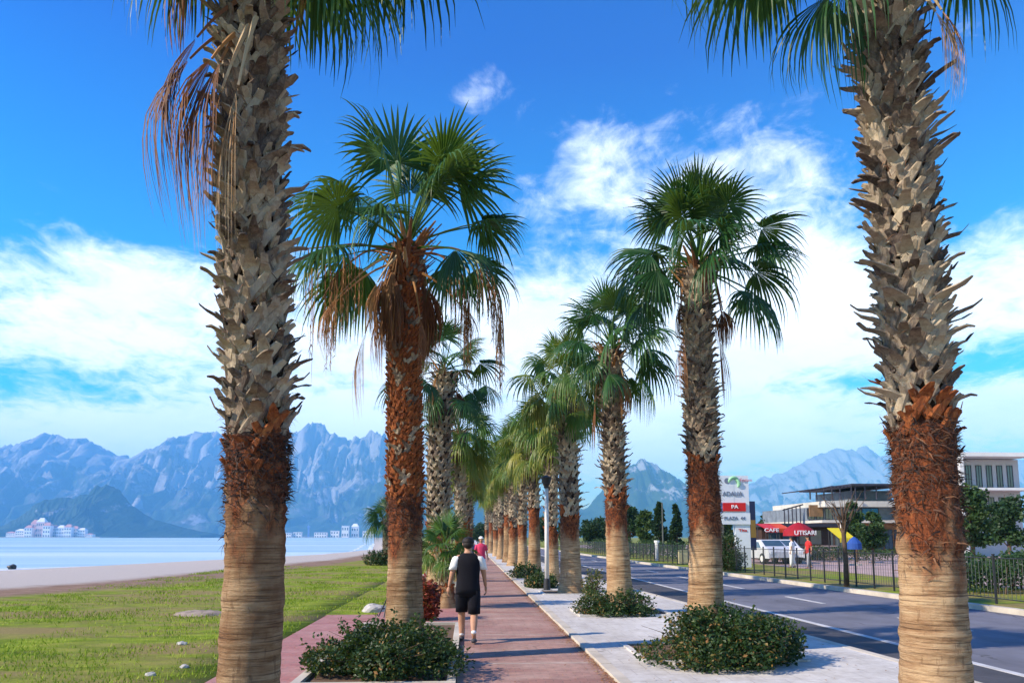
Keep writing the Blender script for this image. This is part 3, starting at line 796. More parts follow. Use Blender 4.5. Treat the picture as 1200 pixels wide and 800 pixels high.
# pavement with square tree pits
pits = [(3.36, 5.6, .9), (3.38, 10.9, 1.0), (3.26, 16.6, .9), (3.0, 22.6, .8)]
mb = MB(); m2 = MB()
ylist = list(np.arange(-6, 60, 1.0)) + list(np.arange(60, YE + 1, 8.0))
for a, b_ in zip(ylist[:-1], ylist[1:]):
    e0, e1 = strip_edge(a), strip_edge(b_)
    mb.add([(1.84, a, .045), (e0 - .14, a, .045), (e1 - .14, b_, .045), (1.84, b_, .045)], [(0, 1, 2, 3)])
    v = [(e0 - .14, a, .05), (e0, a, .05), (e1, b_, .05), (e1 - .14, b_, .05), (e0 - .14, a, -.2), (e0, a, -.2), (e1, b_, -.2), (e1 - .14, b_, -.2)]
    m2.add(v, [(0, 1, 2, 3), (1, 5, 6, 2), (0, 3, 7, 4)])
struct('pavement', mb, M['strip']); struct('road_kerb', m2, M['kerb'])
mb = MB(); k2 = MB()
for (x, y, s) in pits:
    mb.box(x - s, x + s, y - s * .8, y + s * .8, .046, .056)
    for q in ((x - s - .08, x + s + .08, y - s * .8 - .08, y - s * .8), (x - s - .08, x + s + .08, y + s * .8, y + s * .8 + .08), (x - s - .08, x - s, y - s * .8, y + s * .8), (x + s, x + s + .08, y - s * .8, y + s * .8)):
        k2.box(q[0], q[1], q[2], q[3], .046, .085 if y == 16.6 else .07)
struct('tree_pit_soil', mb, M['soil']); struct('tree_pit_kerb', k2, M['strip'])
# road
def far_edge(y): return pw(y, [(-10, 12.7), (15, 12.5), (24, 12.1), (50, 11.4), (80, 11.2), (400, 11.2)])
mb = MB(); md = MB()
mb.quad((4.2, -30, -.095), (13.2, -30, -.095), (13.2, YE, -.095), (4.2, YE, -.095)); struct('road', mb, M['asphalt'])
for a, b_ in zip(ylist[:-1], ylist[1:]):
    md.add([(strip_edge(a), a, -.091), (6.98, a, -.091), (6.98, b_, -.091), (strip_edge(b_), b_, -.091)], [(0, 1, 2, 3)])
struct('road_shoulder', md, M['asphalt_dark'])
mb = MB(); mb.box(6.99, 7.12, -10, YE, -.094, -.087)
for k in range(60):
    y0 = 2.2 + k * 6.0; mb.box(9.35, 9.47, y0, y0 + 2.4, -.094, -.087)
struct('road_markings', mb, M['paint'])
mb = MB(); mv = MB(); mp = MB()
for a, b_ in zip(ylist[:-1], ylist[1:]):
    e0, e1 = far_edge(a), far_edge(b_)
    v = [(e0, a, .03), (e0 + .22, a, .03), (e1 + .22, b_, .03), (e1, b_, .03), (e0, a, -.2), (e1, b_, -.2)]
    mb.add(v, [(0, 1, 2, 3), (4, 0, 3, 5)])
    mv.add([(e0 + .22, a, .022), (17.5, a, .022), (17.5, b_, .022), (e1 + .22, b_, .022)], [(0, 1, 2, 3)], 0.0)
struct('far_kerb', mb, M['kerb']); struct('verge', mv, M['ground'])
mp.quad((17.5, -30, .03), (75, -30, .03), (75, 160, .03), (17.5, 160, .03)); struct('plaza', mp, M['plaza'])

# ------------------------------------------------------------------ mountains
def mountain_mat(name, seed, rock):
    m, nt, b = mat(name)
    n = noise_tex(nt, .0022, 8, .68, sc3=(1, 1, 1.6)); n2 = noise_tex(nt, .012, 6, .7)
    tc = N(nt, 'ShaderNodeTexCoord'); sp = N(nt, 'ShaderNodeSeparateXYZ'); nt.links.new(tc.outputs['Object'], sp.inputs[0])
    alt = mathn(nt, 'MULTIPLY', sp.outputs['Z'], 1 / 1500.0)
    f = mathn(nt, 'ADD', mathn(nt, 'ADD', mathn(nt, 'MULTIPLY', n, 1.2), mathn(nt, 'MULTIPLY', n2, .4)), mathn(nt, 'MULTIPLY', alt, .5))
    c = ramp(nt, f, [(.70 - rock, (.020, .042, .022)), (.88 - rock, (.05, .075, .045)), (1.00 - rock, (.12, .12, .12)), (1.0, (.30, .30, .31))])
    nt.links.new(c, b.inputs['Base Color']); b.inputs['Roughness'].default_value = .95; b.inputs['Specular IOR Level'].default_value = .05
    bump(nt, b, n2, .6, 30)
    return m
M['mt_b'] = mountain_mat('mountain_rock', 2, .04); M['mt_c'] = mountain_mat('hill_forest', 3, -.08)
def mrange(name, D, prof, depth, m, seed, amp=.12, step=2.0, base=-6):
    mb = MB(); xs = np.arange(prof[0][0], prof[-1][0] + .1, step); ns = 34; V = []
    for px in xs:
        py = pw(px, prof); X = (px - 549) / 900 * D; H = (629 - py) / 900 * D
        H *= 1 + .05 * mnoise.fractal(Vector((px * .06, seed * 9.1, 0)), .9, 2.1, 4)
        for j in range(ns):
            s = -1 + 2.0 * j / (ns - 1) + .0
            t = 1 - abs(s)
            f = t ** 1.15
            q = Vector((X / D * 14, s * depth / D * 14, seed))
            rg = 1 - abs(mnoise.fractal(q * 2.2, .75, 2.2, 6)) * 2
            z = base + (H - base) * (f - amp * 2.6 * (1 - rg) * t * min(1, abs(s) * 3 + .12))
            V.append((X + 260 * mnoise.noise(q * 1.7) * (abs(s)), D + s * depth, z))
    fs = [(i*ns+j, (i+1)*ns+j, (i+1)*ns+j+1, i*ns+j+1) for i in range(len(xs)-1) for j in range(ns-1)]
    mb.add(V, fs); o = struct(name, mb, m, smooth=True); return o
mrange('far_mountains', 8300, [(-260, 560), (-160, 540), (-60, 528), (0, 522), (30, 519), (55, 511), (80, 509), (105, 510), (125, 514), (150, 529), (168, 532), (190, 521), (212, 509), (228, 503), (246, 500), (262, 505), (285, 512), (310, 506), (332, 500), (345, 495), (362, 492), (378, 494), (392, 502), (408, 508), (418, 506), (428, 500), (437, 496), (446, 500), (456, 508), (470, 530), (500, 552), (530, 560), (580, 575), (620, 588), (690, 600)], 3200, M['mt_b'], 3, .16)
mrange('near_foothills', 4300, [(10, 624), (30, 614), (52, 600), (70, 586), (85, 582), (100, 583), (115, 576), (126, 567), (137, 565), (150, 572), (163, 588), (180, 602), (205, 612), (240, 621), (262, 624)], 520, M['mt_c'], 5, .12, 1.0)
mrange('middle_foothills', 6600, [(255, 624), (290, 612), (330, 602), (352, 592), (372, 594), (395, 580), (420, 570), (450, 560), (480, 556), (520, 570), (560, 585), (600, 596), (640, 600)], 1500, M['mt_c'], 7, .12, 1.5)
mrange('inland_mountain', 6400, [(600, 612), (640, 600), (665, 596), (690, 592), (703, 575), (715, 556), (727, 542), (740, 535), (752, 533), (766, 537), (785, 549), (805, 562), (830, 584), (860, 604), (890, 616)], 1500, M['mt_c'], 9, .10, 1.5)
mrange('pale_mountains', 10500, [(800, 600), (850, 582), (880, 566), (905, 553), (930, 545), (950, 533), (970, 524), (990, 520), (1010, 517), (1030, 520), (1050, 527), (1080, 530), (1110, 520), (1130, 514), (1150, 524), (1180, 536), (1220, 530), (1300, 545), (1400, 560)], 3000, M['mt_b'], 13, .14)

# ------------------------------------------------------------------ shrubs
shrub('dark green shrub round the foot of the rust red palm left of the path', -1.0, 9.78, 1.03, 1.1, .64, 3, 19000, .055)
shrub('wide dark green shrub round the second palm by the road, browning at its left', 3.34, 10.2, 1.06, 1.2, .74, 4, 22000, .055, orange=.10)
shrub('low dark shrub round the third palm by the road', 3.12, 16.3, .85, .8, .55, 5, 9000, .055)
shrub('small dark shrub at the foot of the lamp post', 2.35, 24.9, .6, .7, .5, 6, 2500, .08, hole=.05)
shrub('small dark shrub further along the kerb behind the lamp post', 2.3, 31, .7, .8, .6, 7, 2200, .09)
shrub('thin green weeds between the third and fourth palm by the road', 3.3, 20.3, .35, .4, .8, 8, 900, .07, hole=.02, tint0=.7)
shrub('reddish brown shrub behind the foot of the rust red palm', -.88, 15.9, .30, .3, .9, 9, 2600, .09, m='redshrub', hole=.05, orange=.25, group='reddish shrubs')
shrub('dull green shrub across the grass at the head of the beach', -5.2, 47, 1.1, 1.0, 1.0, 10, 2500, .12, hole=.05, group='shrubs by the beach')
shrub('big rounded bush behind the fence in front of the sign pylon', 11.9 + .9, 37.5, .75, .8, 2.1, 12, 5000, .10, hole=.05, group='bushes along the fence', orange=.03)

# ------------------------------------------------------------------ grass, litter, stones
M['grass'] = leafmat('grass_blade', [(0, (.09, .16, .012)), (.5, (.26, .36, .025)), (.8, (.42, .44, .06)), (1, (.5, .40, .18))], .25, .6, 1.2, .15)
rs = np.random.RandomState(5)
n = 66000
yy_ = 7 + 38 * rs.uniform(size=n) ** 1.5; xx_ = -3.15 - rs.uniform(size=n) * (12.5 - 3.0) * np.clip(yy_ / 20 + .35, .6, 1.0)
yy_[60000:] = rs.uniform(17.1, 42, 6000); xx_[60000:] = rs.uniform(-3.2, -2.0, 6000)
dens = np.array([mnoise.noise(Vector((x * .7, y * .5, 9))) for x, y in zip(xx_, yy_)])
keep = dens > rs.uniform(-.35, .35, n); xx_, yy_, dens = xx_[keep], yy_[keep], dens[keep]; n = len(xx_)
h = rs.uniform(.02, .065, n) * (1 + .6 * np.clip(dens, -.5, 1)); a = rs.uniform(0, 2 * PI, n); w = rs.uniform(.004, .010, n) * (1 + yy_ / 25)
lean = rs.uniform(.2, 1.0, n) * h
P0 = np.stack([xx_ - np.cos(a) * w, yy_ - np.sin(a) * w, np.full(n, -.03)], 1); P1 = np.stack([xx_ + np.cos(a) * w, yy_ + np.sin(a) * w, np.full(n, -.03)], 1)
b = rs.uniform(0, 2 * PI, n)
P2 = np.stack([xx_ + np.cos(b) * lean, yy_ + np.sin(b) * lean, -.02 + h], 1)
mb = MB(); mb.add(np.stack([P0, P1, P2], 1).reshape(-1, 3), [(3*i, 3*i+1, 3*i+2) for i in range(n)], np.repeat(np.clip(.45 - dens * .3 + rs.uniform(-.15, .25, n), 0, 1), 3))
struct('lawn_grass', mb, M['grass'], kind='stuff')
# dry leaves in the gutter of the right kerb and scattered on the paving
n = 5200
yl = 6 + 30 * rs.uniform(size=n) ** 1.4; xl = np.where(rs.uniform(size=n) < .7, 1.70 - np.abs(rs.normal(size=n)) * .07, np.where(rs.uniform(size=n) < .4, rs.uniform(-.1, 1.65, n), np.where(rs.uniform(size=n) < .5, rs.uniform(-3, -1.97, n), rs.uniform(1.9, 5.3, n))))
mb = MB()
for i in range(n):
    s = rs.uniform(.008, .026); an = rs.uniform(0, 6.28); z = .006 + rs.uniform(0, .012) + (.05 if xl[i] > 1.85 else 0)
    c, d = math.cos(an) * s, math.sin(an) * s
    mb.add([(xl[i] - c, yl[i] - d, z), (xl[i] + d * .5, yl[i] - c * .5, z + .004), (xl[i] + c, yl[i] + d, z + rs.uniform(0, .01)), (xl[i] - d * .5, yl[i] + c * .5, z + .004)], [(0, 1, 2, 3)], rs.uniform(.4, 1))
struct('leaf_litter', mb, M['dead'], kind='stuff')
M['stone'] = simple('stone', (.42, .40, .37), .85, .2, 9, .4)
def stone(px, py, sx, sy, sz, label, seed):
    g = gnd(px, py, -.01); bm = bmesh.new(); bmesh.ops.create_icosphere(bm, subdivisions=3, radius=1)
    for v in bm.verts:
        f = 1 + .28 * mnoise.noise(v.co * 1.6 + Vector((seed, 0, 0))) + .1 * mnoise.noise(v.co * 5 + Vector((seed, 0, 0)))
        v.co = Vector((v.co.x * sx * f, v.co.y * sy * f, v.co.z * sz * f))
    me = bpy.data.meshes.new('stone'); bm.to_mesh(me); bm.free(); me.materials.append(M['stone'])
    o = bpy.data.objects.new('stone', me); COL.objects.link(o); o.location = (g.x, g.y, sz * .1 - .01)
    tag(o, label, 'stone', 'pale stones lying in the grass')
stone(213, 754, 0.084, 0.060, 0.036, 'palest flat stone in the grass, nearest the left palm trunk', 1)
if 0: stone(155, 791, 0.060, 0.048, 0.036, 'pale stone at the bottom of the lawn, left one of a close pair', 2)
stone(176, 790, 0.072, 0.042, 0.030, 'pale stone at the bottom of the lawn, furthest from the trunk', 3)
stone(216, 781, 0.054, 0.042, 0.030, 'small pale stone in the grass right beside the palm foot', 4)
if 0: stone(168, 764, .07, .05, .04, 'tiny pale stone in the middle of the lawn', 5)
if 0: stone(232, 742, .07, .05, .04, 'tiny pale stone just left of the trunk, higher up the lawn', 6)
stone(443, 657, .6, .5, .35, 'pale boulder beside the shrub at the head of the beach', 7)
stone(440, 716, .30, .25, .16, 'dull rock at the edge of the red side paving', 9)
# driftwood heap in the middle of the lawn
def bare_patch():
    g = gnd(235, 718, 0); mb = MB()
    n = 26; V = [(g.x, g.y, .07)]
    rings = 6
    for q in range(1, rings + 1):
        for k in range(n):
            a_ = 2 * PI * k / n; R = .62 * q / rings * (1 + .25 * mnoise.noise(Vector((math.cos(a_) * 2, math.sin(a_) * 2, 3))))
            z = .06 * (1 - (q / rings) ** 2) + .03 * mnoise.noise(Vector((math.cos(a_) * q, math.sin(a_) * q, 7))) - (.05 if q == rings else 0)
            V.append((g.x + math.cos(a_) * R * 1.0, g.y + math.sin(a_) * R * .7, z))
    fs = [(0, 1 + k, 1 + (k + 1) % n) for k in range(n)]
    for q in range(rings - 1):
        for k in range(n):
            a0 = 1 + q * n + k; a1 = 1 + q * n + (k + 1) % n; fs.append((a0, a0 + n, a1 + n, a1))
    mb.add(V, fs); o = mb.build('earth_heap', M['stone_earth'], None, smooth=True)
    tag(o, 'low grey brown heap of earth in the lawn left of the palm trunk', 'earth heap')
M['stone_earth'] = simple('grey_earth', (.30, .24, .19), .95, .45, 5, .8)
bare_patch()

# ------------------------------------------------------------------ street furniture
M['white_metal'] = simple('white_metal', (.72, .72, .70), .4, .06, 3, .0, spec=.5)
M['black_metal'] = simple('black_metal', (.022, .022, .025), .5, .3, 6, .1, spec=.5)
M['dark_wood'] = simple('dark_wood', (.05, .028, .02), .7, .4, 4, .2)
def lamp_post():
    g = at(641, 689, 23.6); root = empty('street_lamp', (g.x, 23.6, .045)); tag(root, 'slim white lamp post with black foot and small black head', 'street lamp')
    m = MB(); m.tube([(0, 0, 0), (0, 0, .02), (0, 0, .03), (0, 0, .32), (0, 0, .36)], [.17, .17, .105, .095, .06], 16); m.build('base', M['black_metal'], root)
    m = MB(); m.tube([(0, 0, .36), (0, 0, 3.1)], [.068, .056], 16); m.build('pole', M['white_metal'], root, smooth=True)
    m = MB(); m.tube([(0, 0, 3.10), (0, 0, 3.16), (0, 0, 3.17), (0, 0, 3.22), (0, 0, 3.42), (0, 0, 3.43), (0, 0, 3.5)], [.08, .09, .07, .11, .17, .19, .03], 16); m.build('lamp_head', M['black_metal'], root)
lamp_post()

def fence():
    root = empty('metal_fence', (12.9, 15, .02)); tag(root, 'long black railing with thin upright bars beyond the road', 'fence')
    def fx(y): return pw(y, [(0, 13.1), (24, 12.95), (50, 12.75), (110, 12.6)])
    m = MB(); rail = MB()
    y = 14.0; ys_ = []
    while y < 112:
        ys_.append(y); y += 1.13 if y < 100 else 2.3
    post0 = None
    for k, y in enumerate(ys_):
        x = fx(y)
        p = MB(); p.box(-.022, .022, -.022, .022, 0, 1.20); p.box(-.028, .028, -.028, .028, 1.20, 1.22)
        if post0 is None: post0 = p.build('post', M['black_metal'], root); o = post0
        else: o = post0.copy(); COL.objects.link(o); o.parent = root
        o.location = (x - 12.9, y - 15, 0)
        if k:
            yp = ys_[k - 1]; xp = fx(yp)
            for z in (.14, 1.12): rail.tube([(xp - 12.9, yp - 15 + .03, z), (x - 12.9, y - 15 - .03, z)], .014, 5, cap=False)
            nb = 8
            for j in range(1, nb):
                t = j / nb; m.tube([(xp + (x - xp) * t - 12.9, yp + (y - yp) * t - 15, .14), (xp + (x - xp) * t - 12.9, yp + (y - yp) * t - 15, 1.12)], .006, 4, cap=False)
    rail.build('rail', M['black_metal'], root); m.build('bars', M['fence_bar'], root)
M['fence_bar'] = simple('fence_bar', (.10, .11, .10), .5, .2, 6, 0)
fence()
g = at(1001, 690, 24.6)
m = MB(); m.tube([(0, 0, 0), (.02, 0, .9), (0, .03, 1.9), (.04, .02, 2.4)], [.09, .075, .07, .05], 10); 
root = empty('young_tree', (12.55, 25.2, .02)); tag(root, 'bare young tree trunk standing against the black railing', 'tree'); m.build('trunk', M['bark'], root, smooth=True)
m = MB()
for k in range(16):
    a = k * 2.4; q = rng.uniform(.4, 1.0); m.tube([(0, 0, 1.6 + k * .04), (math.cos(a) * q * .5, math.sin(a) * q * .5, 2.3 + k * .03), (math.cos(a) * q, math.sin(a) * q, 2.9 + .3 * rng.random())], [.03, .015, .005], 5)
m.build('branches', M['bark'], root)

# lettering
def text(s, size, mat_, parent, loc, rot=(PI / 2, 0, 0), align='CENTER', ext=.01, name='lettering', sx=1.0):
    c = bpy.data.curves.new(name, 'FONT'); c.body = s; c.size = size; c.extrude = ext; c.align_x = align; c.align_y = 'CENTER'; c.offset = size * .012
    o = bpy.data.objects.new('tmp', c); COL.objects.link(o); bpy.context.view_layer.update()
    me = bpy.data.meshes.new_from_object(o.evaluated_get(bpy.context.evaluated_depsgraph_get())); me.name = name
    bpy.data.objects.remove(o); me.materials.clear(); me.materials.append(mat_)
    t = bpy.data.objects.new(name, me); COL.objects.link(t); t.parent = parent; t.location = loc; t.rotation_euler = rot; t.scale = (sx, 1, 1)
    return t
def flat(name, c, rough=.5): return simple(name, c, rough, .05, 3, 0)
M['sign_white'] = flat('sign_white', (.66, .70, .74)); M['sign_red'] = flat('sign_red', (.55, .012, .012)); M['sign_blue'] = flat('sign_blue', (.12, .22, .48)); M['navy'] = flat('navy', (.012, .02, .07))
M['sign_green'] = flat('sign_green', (.30, .60, .35)); M['sign_grey'] = flat('sign_grey', (.16, .19, .26)); M['letter_white'] = flat('letter_white', (.85, .85, .85)); M['sign_pink'] = flat('sign_pink', (.50, .22, .28))
def disc(m, x, z, R, y, th=.012, n=24):
    vs = [(x + R * math.cos(2 * PI * k / n), y - th, z + R * math.sin(2 * PI * k / n)) for k in range(n)] + [(x + R * math.cos(2 * PI * k / n), y, z + R * math.sin(2 * PI * k / n)) for k in range(n)]
    m.add(vs, [tuple(range(n)), tuple(range(n, 2 * n))[::-1]] + [(k, n + k, n + (k + 1) % n, (k + 1) % n) for k in range(n)])
def pylon():
    Y = 41.6; sc_ = Y / 900
    X0 = (858 - 549) * sc_
    root = empty('sign_pylon', (X0, Y, .02)); tag(root, 'tall white sign pylon with logo, ADALIA lettering and red panel behind the fence', 'sign')
    def X(px): return (px - 858) * sc_
    def Z(py): return (629 - py) * sc_ + 1.63
    m = MB(); m.box(X(865), X(883), -.02, .30, 0, Z(556)); m.build('column', M['sign_white'], root)
    m = MB(); m.box(X(836), X(865) - .004, -.03, .28, Z(600), Z(556)); pn = m.build('panel', M['sign_white'], root)
    m = MB(); m.box(X(836), X(850), -.055, -.034, Z(602), Z(588)); m.build('blue_board', M['sign_blue'], root)
    m = MB(); m.box(X(851), X(878), -.12, -.024, Z(598.5), Z(588.5)); rb = m.build('red_board', M['sign_red'], root)
    m = MB(); m.box(X(846), X(883) + .003, -.10, -.035, Z(614), Z(600.5)); lb = m.build('lower_board', M['sign_white'], root)
    m = MB(); m.box(X(850), X(852), .05, .15, 0, Z(614) - .01); m.build('support', M['fence_bar'], root); m = MB(); m.box(X(838), X(840), .05, .15, 0, Z(600) - .01); m.build('support', M['fence_bar'], root)
    m = MB(); disc(m, X(857), Z(562.5), 3.4 * sc_, -.036); m.build('blue_emblem', M['sign_grey'], root)
    m = MB()
    n = 20
    for q, (x0, z0, R, a0, a1) in enumerate([(866, 566, 7.5, 1.0, 2.9), (866, 566, 5.2, -.8, 1.5)]):
        pts = [(X(x0) + R * sc_ * math.cos(a0 + (a1 - a0) * k / n), Z(z0) + R * sc_ * math.sin(a0 + (a1 - a0) * k / n)) for k in range(n + 1)]
        m.tube([(a, -.045, b) for a, b in pts], [.04 + .06 * math.sin(PI * k / n) for k in range(n + 1)], 6)
    m.build('green_emblem', M['sign_green'], root)
    text('Forum', .26, M['sign_pink'], root, (X(880), -.06, Z(561.5)))
    text('ADALIA', .34, M['sign_grey'], root, (X(863), -.05, Z(578)), sx=.95)
    text('PA', .28, M['letter_white'], root, (X(864.5), -.135, Z(593.5)), sx=1.2)
    text('PLAZA  44', .26, M['sign_grey'], root, (X(864), -.115, Z(607)), sx=1.0)
    text('Titanic'[:4], .20, M['sign_red'], root, (X(874), -.035, Z(621)), sx=1.5)
pylon()
def dark_banner():
    Y = 43.5; sc_ = Y / 900; x = (886.5 - 549) * sc_
    root = empty('banner_post', (x, Y, .02)); tag(root, 'dark narrow banner column right behind the white sign pylon', 'banner')
    m = MB(); m.box(-.16, .16, -.05, .05, .9, (629 - 586) * sc_ + 1.6); m.build('banner', M['navy'], root)
    m = MB(); m.tube([(0, 0.06, 0), (0, 0.06, 3.6)], .05, 8); m.build('post', M['black_metal'], root)
    m = MB(); m.box(-.15, .15, -.062, -.052, 1.6, 2.6); m.build('print', flat('banner_print', (.22, .14, .03)), root)
dark_banner()

# kiosks, parasols, canopies
M['maroon'] = flat('maroon_cloth', (.30, .010, .018), .7); M['orange_cloth'] = flat('orange_cloth', (.62, .07, .02), .7); M['yellow_cloth'] = flat('yellow_cloth', (.62, .52, .02), .7); M['blue_cloth'] = flat('blue_cloth', (.02, .07, .28), .7)
M['glass'] = simple('window_glass', (.05, .09, .12), .12, .3, .5, 0, spec=.8); M['glass_blue'] = simple('blue_glass', (.03, .22, .42), .15, .2, .5, 0, spec=.8)
M['render_white'] = simple('white_render', (.72, .72, .70), .8, .08, .8, .1); M['dark_roof'] = simple('dark_roof', (.035, .035, .05), .6, .3, 1, .1); M['wood_brown'] = simple('brown_cladding', (.20, .12, .06), .7, .35, 2, .2)
def kiosk():
    Y = 55; s = Y / 900
    x0, x1 = (897 - 549) * s, (981 - 549) * s; root = empty('kiosk', ((x0 + x1) / 2, Y, .03)); tag(root, 'long dark brown kiosk behind the red parasol', 'kiosk'); w = (x1 - x0) / 2
    m = MB(); m.box(-w, w, 0, 4, 0, 2.35); m.build('wall', M['dark_wood'], root)
    m = MB(); m.box(-w - .3, w + .3, -.6, 4.3, 2.352, 2.6); m.build('roof', M['dark_roof'], root)
    m = MB(); m.box(-w - .1, w, -.75, -.05, .0, .95); m.box(-w - .15, w + .05, -.82, -.052, .951, 1.02); m.build('counter', M['plaza'], root)
    for k in range(4):
        m = MB(); xx = -w + .5 + k * (2 * w - 1) / 4; m.box(xx, xx + .8, -.03, -.005, 1.1, 2.1); m.build('opening', M['glass'], root)
kiosk()
def awning(px0, px1, py0, py1, Y, m_, label, txt=None):
    s = Y / 900; x0, x1 = (px0 - 549) * s, (px1 - 549) * s; z1, z0 = (629 - py0) * s + 1.65, (629 - py1) * s + 1.65
    root = empty('awning', ((x0 + x1) / 2, Y, .03)); tag(root, label, 'awning', 'coloured awnings of the kiosks'); w = (x1 - x0) / 2; z0 -= .03; z1 -= .03
    m = MB()
    n = 8
    for k in range(n):
        a, b_ = -w + 2 * w * k / n, -w + 2 * w * (k + 1) / n
        m.add([(a, -.8, z0), (b_, -.8, z0), (b_, .8, z1), (a, .8, z1), (a, -.8, z0 - .03), (b_, -.8, z0 - .03), (b_, .8, z1 - .03), (a, .8, z1 - .03)], [(0, 1, 2, 3), (4, 7, 6, 5), (0, 4, 5, 1), (3, 2, 6, 7)])
        m.add([(a, -.82, z0), (b_, -.82, z0), (b_ - .02, -.82, z0 - .28), (a + .02, -.82, z0 - .28)], [(0, 1, 2, 3)])
    m.build('canopy', m_, root)
    for sx in (-1, 1):
        for yy in (-.75, .75):
            m = MB(); m.tube([(sx * (w - .06), yy, 0), (sx * (w - .06), yy, (z0 if yy < 0 else z1) - .03)], .03, 6); m.build('post', M['black_metal'], root)
    if txt: text(txt, .34, M['letter_white'], root, (0, -.84, z0 - .12), sx=1.3)
awning(896, 911, 613, 619, 53, M['sign_red'], 'red awning with white lettering, leftmost at the kiosk', 'CAFE')
awning(912, 926, 613, 619, 53, M['orange_cloth'], 'orange awning between the red awning and the red parasol')
awning(984, 1003, 618, 630, 48, M['yellow_cloth'], 'bright yellow sloping awning left of the tree')
def parasol(px, py_top, py_edge, wpx, Y, m_, label, txt=None):
    s = Y / 900; x = (px - 549) * s; zt, ze = (629 - py_top) * s + 1.65, (629 - py_edge) * s + 1.65; R = wpx * s / 2
    root = empty('parasol', (x, Y, .03)); tag(root, label, 'parasol', 'parasols of the kiosks')
    n = 16; V = [(0, 0, zt)]; rg = 5
    for q in range(1, rg + 1):
        t = q / rg
        for k in range(n): a_ = 2 * PI * k / n; f = 1 - .03 * (k % 2); V.append((R * t * f * math.cos(a_), R * t * f * math.sin(a_), zt - (zt - ze) * t ** 1.5))
    for k in range(n): a_ = 2 * PI * k / n; V.append((R * 1.0 * math.cos(a_), R * 1.0 * math.sin(a_), ze - .34))
    fs = [(0, 1 + k, 1 + (k + 1) % n) for k in range(n)] + [(1 + q*n + k, 1 + (q+1)*n + k, 1 + (q+1)*n + (k+1) % n, 1 + q*n + (k+1) % n) for q in range(rg) for k in range(n)]
    m = MB(); m.add(V, fs); m.build('canopy', m_, root)
    m = MB(); m.tube([(0, 0, 0), (0, 0, zt)], .035, 8); m.build('pole', M['black_metal'], root)
    m = MB(); m.tube([(0, 0, 0), (0, 0, .08)], .35, 12); m.build('base', M['kerb'], root)
    if txt: text(txt, .40, M['letter_white'], root, (0, -R * 1.02, ze - .15), sx=1.05)
parasol(942, 612, 622, 36, 50, M['maroon'], 'wide dark red parasol with white lettering', 'UTISARI')
parasol(1009, 629, 637, 17, 44, M['blue_cloth'], 'dark blue parasol right of the yellow awning')

M['grey_wall'] = simple('grey_wall', (.16, .19, .22), .6, .4, 1, .2); M['cream'] = simple('cream_render', (.52, .50, .44), .85, .18, .7, .15)
def windows(root, x0, x1, z0, z1, n, y, gap=.25, mg='glass'):
    w = (x1 - x0) / n
    for k in range(n):
        a, b_ = x0 + w * k + gap / 2, x0 + w * (k + 1) - gap / 2
        f = MB(); f.box(a - .05, b_ + .05, y - .05, y - .003, z0 - .05, z0); f.box(a - .05, b_ + .05, y - .05, y - .003, z1, z1 + .05); f.box(a - .05, a, y - .05, y - .003, z0, z1); f.box(b_, b_ + .05, y - .05, y - .003, z0, z1)
        f.box((a + b_) / 2 - .02, (a + b_) / 2 + .02, y - .04, y - .003, z0, z1)
        fo = f.build('window', M['dark_roof'], root); g_ = MB(); g_.box(a, b_, y - .02, y - .004, z0, z1); g_.build('pane', M[mg], fo)
